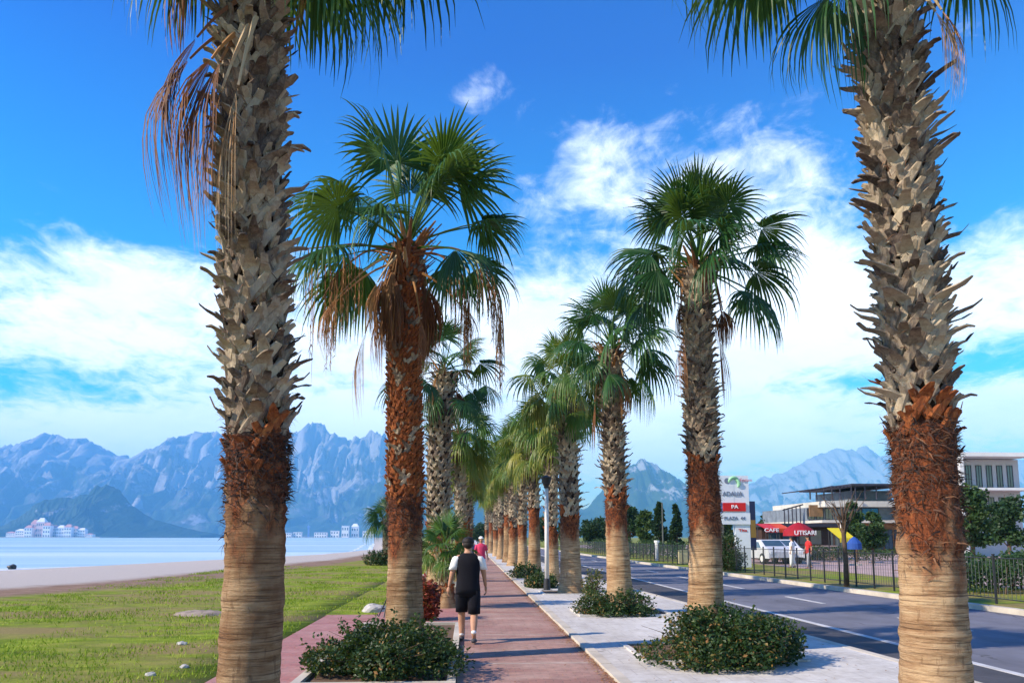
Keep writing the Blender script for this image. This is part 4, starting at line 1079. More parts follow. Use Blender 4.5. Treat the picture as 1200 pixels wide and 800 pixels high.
def terrace_building():
    Y = 72; s = Y / 900
    def X(px): return (px - 549) * s
    def Z(py): return (629 - py) * s + 1.6
    xc = X(1000); root = empty('cafe_building', (xc, Y, .03)); tag(root, 'white terraced cafe building with roof pergola and blue window', 'building')
    def bx(name, px0, px1, y0, y1, py0, py1, m_, par=None): q = MB(); q.box(X(px0) - xc, X(px1) - xc, y0, y1, Z(py1), Z(py0)); return q.build(name, M[m_], par or root)
    q = MB(); q.box(X(955) - xc, X(1075) - xc, 0, 14, 0, Z(612.3)); q.build('ground_floor', M['wood_brown'], root)
    windows(root, X(960) - xc, X(1070) - xc, .5, 2.3, 9, 0)
    bx('terrace_slab', 962, 1080, -1.6, 14.2, 609, 612, 'cream')
    bx('upper_floor', 962, 1070, 1.2, 13, 593, 608.9, 'grey_wall')
    windows(root, X(959) - xc, X(1026) - xc, Z(607), Z(594.5), 6, 1.2)
    bx('brown_panel', 962, 978, .9, 1.14, 590, 604, 'wood_brown')
    windows(root, X(1028) - xc, X(1049) - xc, Z(607), Z(594.0), 1, 1.15, .1, 'glass_blue')
    bx('parapet', 972, 1018, -.6, 12, 586, 592.9, 'cream'); bx('parapet', 1018.05, 1078, -.4, 12, 586, 592.8, 'cream')
    bx('roof_room', 1028, 1080, 3, 11, 571, 583.9, 'grey_wall'); bx('roof_window', 1030, 1045, 2.9, 2.99, 573, 580, 'glass')
    bx('pergola_roof', 1008, 1085, -.3, 11.5, 565, 567.2, 'dark_roof')
    q = MB()
    for px in (958, 966, 975, 985, 995, 1009, 1014, 1026, 1040): q.tube([(X(px) - xc, 0, Z(584)), (X(px) - xc, 0, Z(566 if px > 1004 else 571 - (px - 990) * .12))], .07, 6)
    for k in range(12): px = 955 + k * 4.6; q.tube([(X(px) - xc, -.4, Z(569 + max(0, 985 - px) * .12)), (X(px) - xc, 6, Z(569 + max(0, 985 - px) * .12))], .05, 4)
    q.tube([(X(950) - xc, 0, Z(575)), (X(985) - xc, 0, Z(568.5)), (X(1008) - xc, 0, Z(568.5))], .08, 5)
    q.build('pergola', M['dark_roof'], root)
    q = MB()
    for k in range(5): px = 936 + k * 5; q.tube([(X(px) - xc, 2, 0), (X(px) - xc, 2, Z(594 - k))], .06, 5)
    q.tube([(X(934) - xc, 2, Z(596)), (X(960) - xc, 2, Z(589))], .07, 5); q.build('side_pergola', M['dark_roof'], root)
    bx('sign_board', 983, 1000, -1.75, -1.62, 610, 618, 'render_white')
terrace_building()
def end_building():
    Y = 62; s = Y / 900
    def X(px): return (px - 549) * s
    def Z(py): return (629 - py) * s + 1.6
    xc = X(1170); root = empty('apartment_building', (xc, Y, .03)); tag(root, 'tall white building with deep framed balconies at the right edge', 'building')
    q = MB(); q.box(X(1148) - xc, X(1240) - xc, 1.8, 5, 0, Z(532)); q.build('wall', simple('grey_render', (.42, .43, .46), .8, .08, 1, .1), root)
    q = MB(); q.box(X(1145) - xc, X(1149.5) - xc, -.2, 4.8, 0, Z(531)); q.box(X(1145) - xc, X(1240) - xc, -.2, 4.9, Z(531) + .003, Z(526)); q.box(X(1149.5) - xc + .003, X(1240) - xc, 0, 1.79, Z(572), Z(569)); q.build('frame', M['render_white'], root)
    windows(root, X(1154) - xc, X(1235) - xc, Z(566), Z(540), 6, 1.8, .5); windows(root, X(1154) - xc, X(1235) - xc, Z(606), Z(580), 6, 1.8, .5)
end_building()
# trees behind the fence
T_ = [('tall dark conifer left of the second right palm', 774, 75, 588, 20, 'conifer', True, .2), ('rounded pale green tree behind the fence, right of the third palm', 757, 72, 596, 24, 'broadleaf_tree', False, .75),
      ('dark green tree just right of the third palm trunk', 738, 80, 592, 34, 'broadleaf_tree', False, .4), ('second dark conifer beside the second right palm', 794, 80, 590, 16, 'conifer', True, .15),
      ('broad dark tree between the third and fourth right palms', 697, 95, 605, 40, 'broadleaf_tree', False, .3), ('dark tree behind the fourth right palm', 668, 100, 602, 40, 'broadleaf_tree', False, .35),
      ('dark bushy tree behind the sign pylon', 850, 60, 608, 36, 'broadleaf_tree', False, .3), ('dark green tree right of the banner column', 905, 85, 600, 26, 'broadleaf_tree', False, .35), ('low dark tree left of the terrace building', 930, 88, 604, 24, 'broadleaf_tree', False, .25),
      ('slim rounded olive green tree in front of the terrace building', 1011, 50, 584, 28, 'broadleaf_tree', False, .5), ('lower olive tree touching the near right trunk', 1031, 47, 598, 34, 'broadleaf_tree', False, .45),
      ('full bushy tree at the right edge behind the fence', 1154, 34, 566, 72, 'broadleaf_tree', False, .5), ('bushy tree beyond the right edge tree, further out', 1200, 40, 570, 60, 'broadleaf_tree', False, .4),
      ('small dark tree at the far end of the road', 640, 120, 606, 34, 'broadleaf_tree', False, .35), ('distant tree closing the footpath view', 560, 150, 612, 30, 'broadleaf_tree', False, .4), ('distant tree left of the footpath end', 530, 160, 608, 36, 'broadleaf_tree', False, .35), ('distant tree right of the footpath end', 600, 140, 608, 40, 'broadleaf_tree', False, .45)]
for i, (lb, px, Y, tp, w, nm, con, tn) in enumerate(T_):
    tree(lb, px, Y, tp, w, 60 + i, 5200, name=nm, conic=con, tint=tn, crown_from=.12 if con else .2, size=.26 if Y > 55 else .17)
M['hedge'] = M['tree']
def hedge(label, x0, x1, y0, y1, h, seed, n):
    rs = np.random.RandomState(seed); root = empty('hedge', ((x0 + x1) / 2, (y0 + y1) / 2, .02)); tag(root, label, 'hedge', 'hedges behind the fence')
    w, d = (x1 - x0) / 2, (y1 - y0) / 2
    p = np.stack([rs.uniform(-w, w, n), rs.uniform(-d, d, n), rs.uniform(0, 1, n)], 1)
    hh = np.array([h * (.75 + .45 * mnoise.noise(Vector((a * .9 + seed, b_ * .9, 0)))) for a, b_ in p[:, :2]]); p[:, 2] = hh * np.sqrt(p[:, 2])
    mb = MB(); leaf_cloud(mb, p, .13, seed, np.clip(.4 + rs.uniform(-.2, .3, n), 0, 1)); mb.build('foliage', M['tree'], root)
    mb = MB()
    for k in range(20): a, b_ = rs.uniform(-w, w), rs.uniform(-d, d); mb.tube([(a, b_, 0), (a + .1, b_, h * .6)], [.03, .01], 5)
    mb.build('stems', M['bark'], root)
hedge('low dark hedge behind the fence at the right edge', 14.2, 19.0, 21.5, 24.5, 1.3, 3, 6000)
hedge('long dark hedge behind the fence left of the second right palm', 13.8, 15.6, 50, 90, 1.5, 4, 9000)
hedge('low green hedge in front of the terrace building', 22, 30, 52, 54, 1.0, 5, 4000)
m = MB(); m.tube([(0, 0, 0), (0, 0, 1.25)], .16, 10); m.tube([(0, 0, 1.25), (0, 0, 1.4)], .2, 10)
o = m.build('white_bollard', M['render_white'], None, loc=(13.3, 54.0, .02)); tag(o, 'thick white gate post standing in the fence line left of the second right palm', 'post')
m = MB(); m.box(-.3, .3, -.2, .2, 0, .75); m.box(-.33, .33, -.23, .23, .752, .80); o = m.build('utility_box', simple('cream_box', (.5, .45, .25), .6, .1, 3, .05), None, loc=(13.6, 48.5, .02)); tag(o, 'small cream utility box at the fence beside the second right palm', 'utility box')
m = MB(); m.tube([(0, 0, 0), (0, 0, 4.6)], [.07, .05], 8); o = m.build('signal_pole', M['fence_bar'], None, loc=((778 - 549) / 900 * 66, 66, .02)); tag(o, 'thin grey pole among the trees left of the conifer', 'pole')

# parked cars behind the fence
def car(px, Y, colour, label, rz):
    x = (px - 549) / 900 * Y; root = empty('parked_car', (x, Y, .03), rz); tag(root, label, 'car', 'cars parked behind the kiosks')
    prof = [(-2.1, .35), (-2.1, .75), (-1.95, .88), (-1.35, .95), (-.75, 1.38), (.75, 1.42), (1.45, .98), (2.0, .88), (2.12, .7), (2.12, .35)]
    bm = bmesh.new(); ws = .82
    rings = []
    for sy, k in ((-1, .0), (-.86, .05), (.86, .05), (1, .0)):
        rings.append([bm.verts.new((a, sy * ws * (1 - (.16 if b_ > 1.2 else 0)), b_ + k)) for a, b_ in prof])
    for r0_, r1_ in zip(rings[:-1], rings[1:]):
        for i in range(len(prof)): j = (i + 1) % len(prof); bm.faces.new((r0_[i], r0_[j], r1_[j], r1_[i]))
    bm.faces.new(rings[0][::-1]); bm.faces.new(rings[-1]); bmesh.ops.recalc_face_normals(bm, faces=bm.faces)
    me = bpy.data.meshes.new('body'); bm.to_mesh(me); bm.free(); me.materials.append(colour); b_ = bpy.data.objects.new('body', me); COL.objects.link(b_); b_.parent = root
    for sy in (-1, 1):
        m = MB(); y_ = sy * (ws + .012)
        m.add([(-1.05, y_, .98), (.02, y_, .98), (.02, y_ - sy * .105, 1.33), (-.68, y_ - sy * .105, 1.31)], [(0, 1, 2, 3)]); m.add([(.08, y_, .98), (1.15, y_, .98), (.68, y_ - sy * .105, 1.33), (.08, y_ - sy * .105, 1.33)], [(0, 1, 2, 3)])
        m.build('side_window', M['glass'], root)
        for ax_ in (-1.3, 1.3):
            m = MB(); m.tube([(ax_, sy * .62, .33), (ax_, sy * .85, .33)], .33, 20); w_ = m.build('wheel', M['black_metal'], root); m = MB(); m.tube([(ax_, sy * .855, .33), (ax_, sy * .87, .33)], .19, 12); m.build('rim', M['white_metal'], w_)
    m = MB(); m.quad((1.38, -.64, 1.075), (1.38, .64, 1.075), (.86, .6, 1.42), (.86, -.6, 1.42)); m.build('windscreen', M['glass'], root)
    for sy in (-1, 1): m = MB(); m.box(2.11, 2.14, sy * .6 - .14, sy * .6 + .14, .62, .76); m.build('headlight', M['sign_white'], root)
car(899, 47.5, simple('silver_paint', (.55, .57, .60), .3, .05, 1, 0, spec=.6), 'silver car facing the fence just right of the banner column', -1.45)
car(918, 48.6, simple('white_paint', (.75, .75, .74), .3, .05, 1, 0, spec=.6), 'white car facing the fence under the red awning', -1.65)

# ------------------------------------------------------------------ far shore
def far_house(x, Y, w, d, h, wall, roofm, label, cat='building', group='white buildings on the far shore', name='far_building', floors=3, roof='hip'):
    root = empty(name, (x, Y, -2)); tag(root, label, cat, group)
    m = MB(); m.box(-w/2, w/2, -d/2, d/2, 0, h); m.build('wall', wall, root)
    m = MB()
    if roof == 'hip':
        r_ = h * .28; e = w * .04
        v = [(-w/2-e, -d/2-e, h+.1), (w/2+e, -d/2-e, h+.1), (w/2+e, d/2+e, h+.1), (-w/2-e, d/2+e, h+.1), (-w/4, 0, h + r_), (w/4, 0, h + r_)]
        m.add(v, [(0,1,5,4), (1,2,5), (2,3,4,5), (3,0,4), (3,2,1,0)])
    else: m.box(-w/2 - 1, w/2 + 1, -d/2 - 1, d/2 + 1, h + .1, h + 1.5)
    m.build('roof', roofm, root)
    nn = max(3, int(w / 9)); w0 = None
    for f in range(floors):
        for k in range(nn):
            if w0 is None:
                m = MB(); m.box(-w / nn * .25, w / nn * .25, -.3, -.05, -h / floors * .22, h / floors * .22); w0 = m.build('window', M['glass'], root); o_ = w0
            else: o_ = w0.copy(); COL.objects.link(o_); o_.parent = root
            o_.location = (-w/2 + w * (k + .5) / nn, -d/2, h * (f + .5) / floors)
wr = simple('far_white', (.85, .80, .78), .8, .05, .01, 0); pr_ = simple('far_pink', (.75, .50, .45), .8, .1, .01, 0); tr_ = simple('terracotta', (.60, .28, .22), .8, .1, .01, 0)
desc = ['leftmost', 'second from left', 'third from left', 'fourth from left', 'fifth from left', 'sixth from left', 'seventh from left', 'eighth from left', 'ninth from left', 'tenth from left', 'eleventh from left', 'rightmost']
pxs = [(34, 620, 9), (44, 617, 9), (53, 613, 8), (59, 607, 7), (66, 605, 9), (73, 610, 8), (80, 613, 9), (88, 613, 8), (96, 612, 8), (103, 614, 9), (111, 616, 8), (120, 622, 7)]
for i, (px, top, w) in enumerate(pxs):
    Yf = 3700 - 20 * (i % 3); s = Yf / 900
    far_house((px + 3 - 549) * s, Yf, w * s, 30, (626 - top) * s * .8 + 3, pr_ if i in (3, 4) else wr, tr_ if i % 3 != 1 else wr, ('pink' if i in (3, 4) else 'white') + ' resort building under the headland, ' + desc[i] + ' of the group', floors=3)
hb = [(342, 624, 10, 'flat', 'low pale harbour building just right of the near left trunk'), (354, 623.5, 9, 'flat', 'low pale harbour building left of the harbour tower'), (380, 623.5, 14, 'flat', 'long low harbour shed right of the harbour tower'),
      (396, 622, 9, 'flat', 'low harbour shed left of the tall white harbour blocks'), (408, 616, 8, 'flat', 'tall white harbour block, left one of the pair'), (419, 617, 8, 'hip', 'tall white harbour block, right one of the pair'), (434, 622, 12, 'flat', 'low pale harbour building nearest the rust red palm')]
for i, (px, top, w, rf, lb) in enumerate(hb):
    Yf = 3300 + 15 * (i % 2); s = Yf / 900
    far_house((px - 549) * s, Yf, w * s, 25, (629 - top) * s + 3, wr, wr if i % 2 else simple('far_grey', (.4, .42, .5), .8, .1, .01, 0), lb, group='harbour buildings on the far shore', roof=rf, floors=2)
Yf = 3250; s = Yf / 900; m = MB(); m.box(-3.5, 3.5, -3.5, 3.5, 0, 42); m.box(-5.5, 5.5, -5.5, 5.5, 42.1, 50); m.tube([(0, 0, 50), (0, 0, 62)], [1.2, .4], 6)
o = m.build('harbour_tower', M['sign_blue'], None, loc=((366 - 549) * s, Yf, -2)); tag(o, 'slim dark tower standing among the low harbour buildings', 'tower')
mb = MB(); mb.box((325 - 549) * 3.7, (447 - 549) * 3.7, 3230, 3400, -3, 1.0); struct('harbour_quay', mb, M['kerb'])
mb = MB(); mb.box((22 - 549) * 4.11, (140 - 549) * 4.11, 3640, 4290, -3, 2.0); struct('far_beach', mb, M['kerb'])

# small black rock at the water's edge
bm = bmesh.new(); bmesh.ops.create_icosphere(bm, subdivisions=3, radius=1)
for v in bm.verts: f = 1 + .35 * mnoise.noise(v.co * 1.4 + Vector((31, 0, 0))) + .12 * mnoise.noise(v.co * 5); v.co = Vector((v.co.x * .42 * f, v.co.y * .4 * f, v.co.z * .30 * f))
me = bpy.data.meshes.new('dark_rock'); bm.to_mesh(me); bm.free(); me.materials.append(M['black_metal']); o = bpy.data.objects.new('dark_rock', me); COL.objects.link(o)
p = gnd(14, 666, -1.45); o.location = (p.x, p.y, p.z + .12); tag(o, 'small dark rock at the water line on the far left', 'rock')

# little folding sign frame on the side paving
g = gnd(455, 722, 0); root = empty('folding_stand', (g.x, g.y, 0), .5); tag(root, 'small black folding stand on the red side paving left of a shrub', 'stand')
for (a, b_) in (((-.16, -.14, 0), (0, 0, .44)), ((.16, -.14, 0), (0, 0, .44)), ((-.16, .14, 0), (0, 0, .44)), ((.16, .14, 0), (0, 0, .44))):
    m = MB(); m.tube([a, b_], .014, 6); m.build('leg', M['black_metal'], root)
m = MB(); m.tube([(-.10, -.085, .16), (.10, -.085, .16)], .012, 5); m.tube([(-.10, .085, .16), (.10, .085, .16)], .012, 5); m.build('crossbar', M['black_metal'], root)

# ------------------------------------------------------------------ people
M['skin'] = simple('skin', (.46, .24, .15), .55, .08, 8, .05); M['hair'] = simple('hair', (.015, .011, .010), .6, .3, 30, .4)
M['cloth_black'] = simple('black_cloth', (.004, .004, .009), .9, .3, 8, .3); M['cloth_white'] = simple('white_cloth', (.78, .78, .78), .85, .04, 8, .3)
M['cloth_pink'] = simple('pink_cloth', (.62, .05, .14), .85, .1, 8, .2); M['cloth_blue'] = simple('blue_jersey', (.08, .07, .30), .85, .1, 8, .2); M['cloth_red'] = simple('red_cloth', (.5, .03, .03), .85, .1, 8, .2)
M['cloth_grey'] = simple('grey_cloth', (.28, .29, .33), .85, .1, 8, .2); M['shoe'] = simple('shoe', (.05, .05, .06), .6, .3, 8, .1)

def skinned(joints, edges, sub=2):
    """joints: (x,y,z,rx,ry); returns evaluated mesh of a skin-modified skeleton"""
    me = bpy.data.meshes.new('sk'); me.from_pydata([j[:3] for j in joints], edges, [])
    o = bpy.data.objects.new('sk', me); COL.objects.link(o)
    md = o.modifiers.new('s', 'SKIN'); md.use_smooth_shade = True; md.branch_smoothing = .3
    for i, j in enumerate(joints):
        v = me.skin_vertices[0].data[i]; v.radius = (j[3], j[4]); v.use_root = (i == 0)
    if sub: o.modifiers.new('u', 'SUBSURF').levels = sub
    o.modifiers[-1].render_levels = sub
    bpy.context.view_layer.update()
    r_ = bpy.data.meshes.new_from_object(o.evaluated_get(bpy.context.evaluated_depsgraph_get()))
    bpy.data.objects.remove(o)
    return r_

def part(name, meshes, m, parent):
    bm = bmesh.new()
    for x in meshes: bm.from_mesh(x)
    for f in bm.faces: f.smooth = True
    me = bpy.data.meshes.new(name); bm.to_mesh(me); bm.free(); me.materials.clear(); me.materials.append(m)
    o = bpy.data.objects.new(name, me); COL.objects.link(o); o.parent = parent; return o

def ell(c, r_, n=16):
    bm = bmesh.new(); bmesh.ops.create_uvsphere(bm, u_segments=n, v_segments=n // 2 + 2, radius=1)
    for v in bm.verts: v.co = Vector((c[0] + v.co.x * r_[0], c[1] + v.co.y * r_[1], c[2] + v.co.z * r_[2]))
    me = bpy.data.meshes.new('e'); bm.to_mesh(me); bm.free(); return me

def person(label, x, y, rz, H=1.72, top='cloth_black', sleeve='cloth_white', legs='cloth_black', short=True, stride=.5, hair='short', arms=((.02, -.04), (.0, .08)), cap=None, group=None):
    root = empty('person', (x, y, 0.0), rz); tag(root, label, 'person', group); k = H / 1.72; root.scale = (k, k, k)
    s = stride
    La, Ra = ((-.095, .20 * s, .09), (.095, -.34 * s, .09 + .10 * s))
    Lk, Rk = ((-.095, .12 * s, .50), (.095, -.03 * s, .48))
    Lt, Rt = ((La[0] - .01, La[1] + .15, .035), (Ra[0] + .01, Ra[1] + .12, .035 + .01 * s))
    hipz = .90 - .015 * s
    (lx, ly), (rx_, ry_) = arms
    Le, Re = (-.235, -.02 + ly * .6, 1.15), (.235, -.02 + ry_ * .6, 1.15)
    Lw, Rw = (-.262 - lx, .02 + ly, .91), (.262 + rx_, .02 + ry_, .91)
    J = [(0, 0, hipz + .05, .145, .105), (0, 0, 1.10, .125, .095), (0, 0, 1.28, .150, .105), (0, -.01, 1.41, .115, .085), (0, -.005, 1.475, .06, .06), (0, .01, 1.53, .052, .055), (0, .025, 1.58, .066, .078), (0, .02, 1.645, .076, .092), (0, .015, 1.69, .058, .07),
         (-.165, -.01, 1.405, .058, .058), (*Le, .040, .040), (*Lw, .026, .024),
         (.165, -.01, 1.405, .058, .058), (*Re, .040, .040), (*Rw, .026, .024),
         (-.09, 0, hipz - .05, .092, .095), (*Lk, .056, .058), (La[0], La[1] - .01, .33, .056, .058), (*La, .036, .038), (*Lt, .040, .026),
         (.09, 0, hipz - .05, .092, .095), (*Rk, .056, .058), (Ra[0] * .98, (Ra[1] + Rk[1]) * .5 - .02, .34, .056, .058), (*Ra, .036, .038), (*Rt, .040, .026)]
    E = [(0, 1), (1, 2), (2, 3), (3, 4), (4, 5), (5, 6), (6, 7), (7, 8), (3, 9), (9, 10), (10, 11), (3, 12), (12, 13), (13, 14), (0, 15), (15, 16), (16, 17), (17, 18), (18, 19), (0, 20), (20, 21), (21, 22), (22, 23), (23, 24)]
    meshes = [skinned(J, E)]
    # hands: palm and five bent fingers
    for wv, el, sg in ((Lw, Le, -1), (Rw, Re, 1)):
        w = Vector(wv); d = (w - Vector(el)).normalized(); f = Vector((0, 1, 0)); f = (f - d * f.dot(d)).normalized(); inn = d.cross(f) * (1 if sg < 0 else -1)
        if inn.x * sg > 0: inn = -inn
        pj = [(*(w - d * .01), .022, .020), (*(w + d * .045), .018, .036), (*(w + d * .085), .015, .038)]
        meshes.append(skinned(pj, [(0, 1), (1, 2)], 1))
        for q, (off, ln) in enumerate(((.028, .070), (.010, .080), (-.009, .074), (-.026, .058))):
            b0 = w + d * .075 + f * off; b1 = b0 + d * ln * .5 + inn * .006; b2 = b1 + d * ln * .33 + inn * .018; b3 = b2 + d * ln * .15 + inn * .020
            meshes.append(skinned([(*b0, .0085, .0085), (*b1, .008, .008), (*b2, .0072, .0072), (*b3, .006, .006)], [(0, 1), (1, 2), (2, 3)], 1))
        b0 = w + d * .025 + f * .022; b1 = b0 + d * .035 + f * .026; b2 = b1 + d * .032 + f * .006 + inn * .010
        meshes.append(skinned([(*b0, .013, .013), (*b1, .010, .010), (*b2, .008, .008)], [(0, 1), (1, 2)], 1))
    # ears, nose, brow
    for sg in (-1, 1): meshes.append(ell((sg * .079, .012, 1.635), (.010, .020, .030), 10))
    meshes.append(ell((0, .118, 1.625), (.013, .018, .026), 10)); meshes.append(ell((0, .102, 1.592), (.026, .010, .008), 10))
    part('body', meshes, M['skin'], root)
    for sg in (-1, 1): part('eye', [ell((sg * .030, .101, 1.652), (.012, .008, .007), 8)], M['hair'], root)
    # clothes: lofted garments a little larger than the body
    def loft(rings, n=26, capb=True, wob=.004, sd_=0):
        vs = []; m_ = len(rings)
        for i, (cx_, cy_, cz_, ax_, ay_) in enumerate(rings):
            for q in range(n):
                an = 2 * PI * q / n; w_ = 1 + wob * 6 * mnoise.noise(Vector((math.cos(an) * 3, math.sin(an) * 3, cz_ * 9 + sd_)))
                c_, s_ = math.cos(an), math.sin(an); w_ *= 1 + .022 * mnoise.noise(Vector((an * 2.3, cz_ * 14, sd_))); c_ = math.copysign(abs(c_) ** .85, c_); s_ = math.copysign(abs(s_) ** .85, s_)
                vs.append((cx_ + ax_ * c_ * w_, cy_ + ay_ * s_ * w_, cz_))
        fs = [(i*n+q, i*n+(q+1) % n, (i+1)*n+(q+1) % n, (i+1)*n+q) for i in range(m_-1) for q in range(n)]
        fs.append(tuple(range(n))[::-1]); fs.append(tuple((m_-1)*n + q for q in range(n)))
        me_ = bpy.data.meshes.new('g'); me_.from_pydata(vs, [], fs); return me_
    hem = .80
    part('vest' if sleeve != top else 'shirt', [loft([(0, 0, hem, .185, .135), (0, 0, .90, .182, .137), (0, 0, 1.02, .172, .128), (0, 0, 1.15, .172, .126), (0, -.003, 1.28, .188, .130), (0, -.006, 1.36, .192, .122), (0, -.01, 1.42, .172, .100), (0, -.01, 1.455, .125, .082), (0, -.008, 1.485, .075, .066)])], M[top], root)
    sl = []
    for sh, e, sg in (((-.165, -.01, 1.40), Le, -1), ((.165, -.01, 1.40), Re, 1)):
        a = Vector(sh); b_ = Vector(e)
        rr = []
        for t_, q_ in ((-.12, .052), (0, .074), (.25, .076), (.5, .073), (.78, .074)):
            c = a.lerp(b_, t_); rr.append((c.x + sg * .008, c.y, c.z, q_ * .88, q_))
        sl.append(loft(rr[::-1], 18))
    for q_ in sl: part('sleeve', [q_], M[sleeve], root)
    lg = [loft([(0, 0, .76, .165, .125), (0, 0, .86, .172, .130), (0, 0, .99, .160, .12)])]
    for hip, kn, an in (((-.086, 0, .86), Lk, La), ((.086, 0, .86), Rk, Ra)):
        h_, k_, a_ = Vector(hip), Vector(kn), Vector(an)
        if short: rr = [(h_, .098, .115), (h_.lerp(k_, .35), .100, .112), (h_.lerp(k_, .7), .094, .100), (h_.lerp(k_, 1.02), .090, .094)]
        else: rr = [(h_, .098, .115), (h_.lerp(k_, .5), .094, .100), (k_, .078, .082), (k_.lerp(a_, .5), .068, .074), (k_.lerp(a_, .95), .058, .064)]
        lg.append(loft([(p_.x, p_.y, p_.z, x_, y_) for p_, x_, y_ in rr][::-1]))
    part('shorts' if short else 'trousers', lg, M[legs], root)
    so_, sk_ = [], []
    for an, to in ((La, Lt), (Ra, Rt)):
        an, to = Vector(an), Vector(to)
        sk_.append(skinned([(an.x, an.y, an.z + .07, .046, .046), (an.x, an.y, an.z - .01, .042, .046)], [(0, 1)]))
        so_.append(skinned([(an.x, an.y - .045, to.z + .012, .042, .040), (an.x, an.y + .02, to.z + .015, .044, .042), (to.x, to.y, to.z + .002, .048, .030), (to.x, to.y + .055, to.z - .004, .035, .022)], [(0, 1), (1, 2), (2, 3)]))
    for q_ in sk_: part('sock', [q_], M['cloth_white'], root)
    for q_ in so_: part('shoe', [q_], M['shoe'], root)
    hm = [ell((0, .002, 1.675), (.090, .104, .083)), ell((0, -.035, 1.625), (.080, .070, .070))]
    if hair == 'long': hm.append(ell((0, -.07, 1.54), (.075, .045, .13)))
    part('hair', hm, M['hair'], root)
    if cap: part('cap', [ell((0, .005, 1.69), (.098, .112, .078)), ell((0, .11, 1.675), (.07, .07, .012))], M[cap], root)
    return root
g = gnd(548, 752)
man = person('man in black vest, black shorts and white sleeves walking away on the red footpath', g.x, g.y, -.03, 1.62, stride=.75); man.scale = (1.07, 1.0, man.scale[2])
person('distant walker in a pink red top coming along the footpath', .50, 30.0, PI + .1, 1.64, 'cloth_pink', 'cloth_pink', 'cloth_white', False, .5, 'long', cap='cloth_white', group='far walkers on the footpath')
person('distant dark haired walker in a blue top beside the one in pink', .08, 31.5, PI, 1.62, 'cloth_blue', 'cloth_blue', 'cloth_grey', False, .5, 'short', group='far walkers on the footpath')
person('person in white standing behind the black railing, below the red parasol', (933 - 549) / 900 * 41, 41, .8, 1.65, 'cloth_white', 'cloth_white', 'cloth_white', False, .3, 'long', group='people behind the railing')
person('person in red standing behind the black railing, right of the one in white', (953 - 549) / 900 * 40, 40, 1.6, 1.70, 'cloth_red', 'cloth_red', 'cloth_grey', False, .6, 'short', group='people behind the railing')

# ------------------------------------------------------------------ air
mb = MB(); mb.box(-14500, 14400, -300, 14400, -7, 1420)
hz = mb.build('haze', None); hz['kind'] = 'stuff'
hm = bpy.data.materials.new('haze'); hm.use_nodes = True; nt = hm.node_tree; nt.nodes.remove(nt.nodes['Principled BSDF'])
pv = N(nt, 'ShaderNodeVolumePrincipled'); pv.inputs['Color'].default_value = (.22, .60, 1.0, 1); pv.inputs['Density'].default_value = 1.15e-4; pv.inputs['Anisotropy'].default_value = -.2
nt.links.new(pv.outputs[0], nt.nodes['Material Output'].inputs['Volume']); hz.data.materials.append(hm)

# ------------------------------------------------------------------ sun and sky
EL = math.radians(34); AZ = math.radians(17)      # from the left, a little behind the camera
sd = Vector((-math.cos(EL) * math.cos(AZ), -math.cos(EL) * math.sin(AZ), math.sin(EL)))
L = bpy.data.lights.new('sun', 'SUN'); L.energy = 4.9; L.angle = math.radians(.53); L.color = (1, .86, .68)
lo = bpy.data.objects.new('sun', L); COL.objects.link(lo); lo.rotation_euler = (-sd).to_track_quat('-Z', 'Y').to_euler()
w = bpy.data.worlds.new('World'); sc.world = w; w.use_nodes = True; nt = w.node_tree
bg = nt.nodes['Background']
sky = N(nt, 'ShaderNodeTexSky', sky_type='NISHITA'); sky.sun_disc = False; sky.sun_elevation = EL; sky.sun_rotation = math.atan2(sd.x, sd.y) % (2 * PI)
sky.air_density = 1.3; sky.dust_density = .2; sky.ozone_density = 4.0
hs = N(nt, 'ShaderNodeHueSaturation'); hs.inputs['Saturation'].default_value = 2.1; hs.inputs['Value'].default_value = 1.08; hs.inputs['Hue'].default_value = .497
nt.links.new(sky.outputs[0], hs.inputs['Color'])
skycol = None
tc = N(nt, 'ShaderNodeTexCoord'); sp = N(nt, 'ShaderNodeSeparateXYZ'); nt.links.new(tc.outputs['Generated'], sp.inputs[0])
X_, Y_, Z_ = sp.outputs
u = mathn(nt, 'ARCTAN2', X_, Y_)
hor = mathn(nt, 'SQRT', mathn(nt, 'ADD', mathn(nt, 'MULTIPLY', X_, X_), mathn(nt, 'MULTIPLY', Y_, Y_)))
v = mathn(nt, 'DIVIDE', Z_, mathn(nt, 'MAXIMUM', hor, .05))
tintv = ramp(nt, mathn(nt, 'MULTIPLY', v, 1.0, clamp=True), [(.0, (1.0, 1.0, 1.0)), (.22, (.8, 1.0, 1.04)), (.42, (.12, .74, .95)), (.66, (.0, .41, .86))])
skycol = mixc(nt, 1.0, hs.outputs[0], tintv, 'MULTIPLY')
# flat cloud layer coordinates
zz = mathn(nt, 'ADD', mathn(nt, 'MAXIMUM', Z_, 0.0), .22)
cx = mathn(nt, 'DIVIDE', X_, zz); cy = mathn(nt, 'DIVIDE', Y_, zz)
cb = N(nt, 'ShaderNodeCombineXYZ'); nt.links.new(cx, cb.inputs[0]); nt.links.new(cy, cb.inputs[1])
def cn(scale, det, rough, dist, off=(0, 0, 0), s=(1, 1, 1), rz=0):
    mp = N(nt, 'ShaderNodeMapping'); mp.inputs['Location'].default_value = off; mp.inputs['Scale'].default_value = s; mp.inputs['Rotation'].default_value = (0, 0, rz); nt.links.new(cb.outputs[0], mp.inputs['Vector'])
    n_ = N(nt, 'ShaderNodeTexNoise'); n_.inputs['Scale'].default_value = scale; n_.inputs['Detail'].default_value = det; n_.inputs['Roughness'].default_value = rough; n_.inputs['Distortion'].default_value = dist
    nt.links.new(mp.outputs[0], n_.inputs['Vector']); return n_.outputs['Fac']
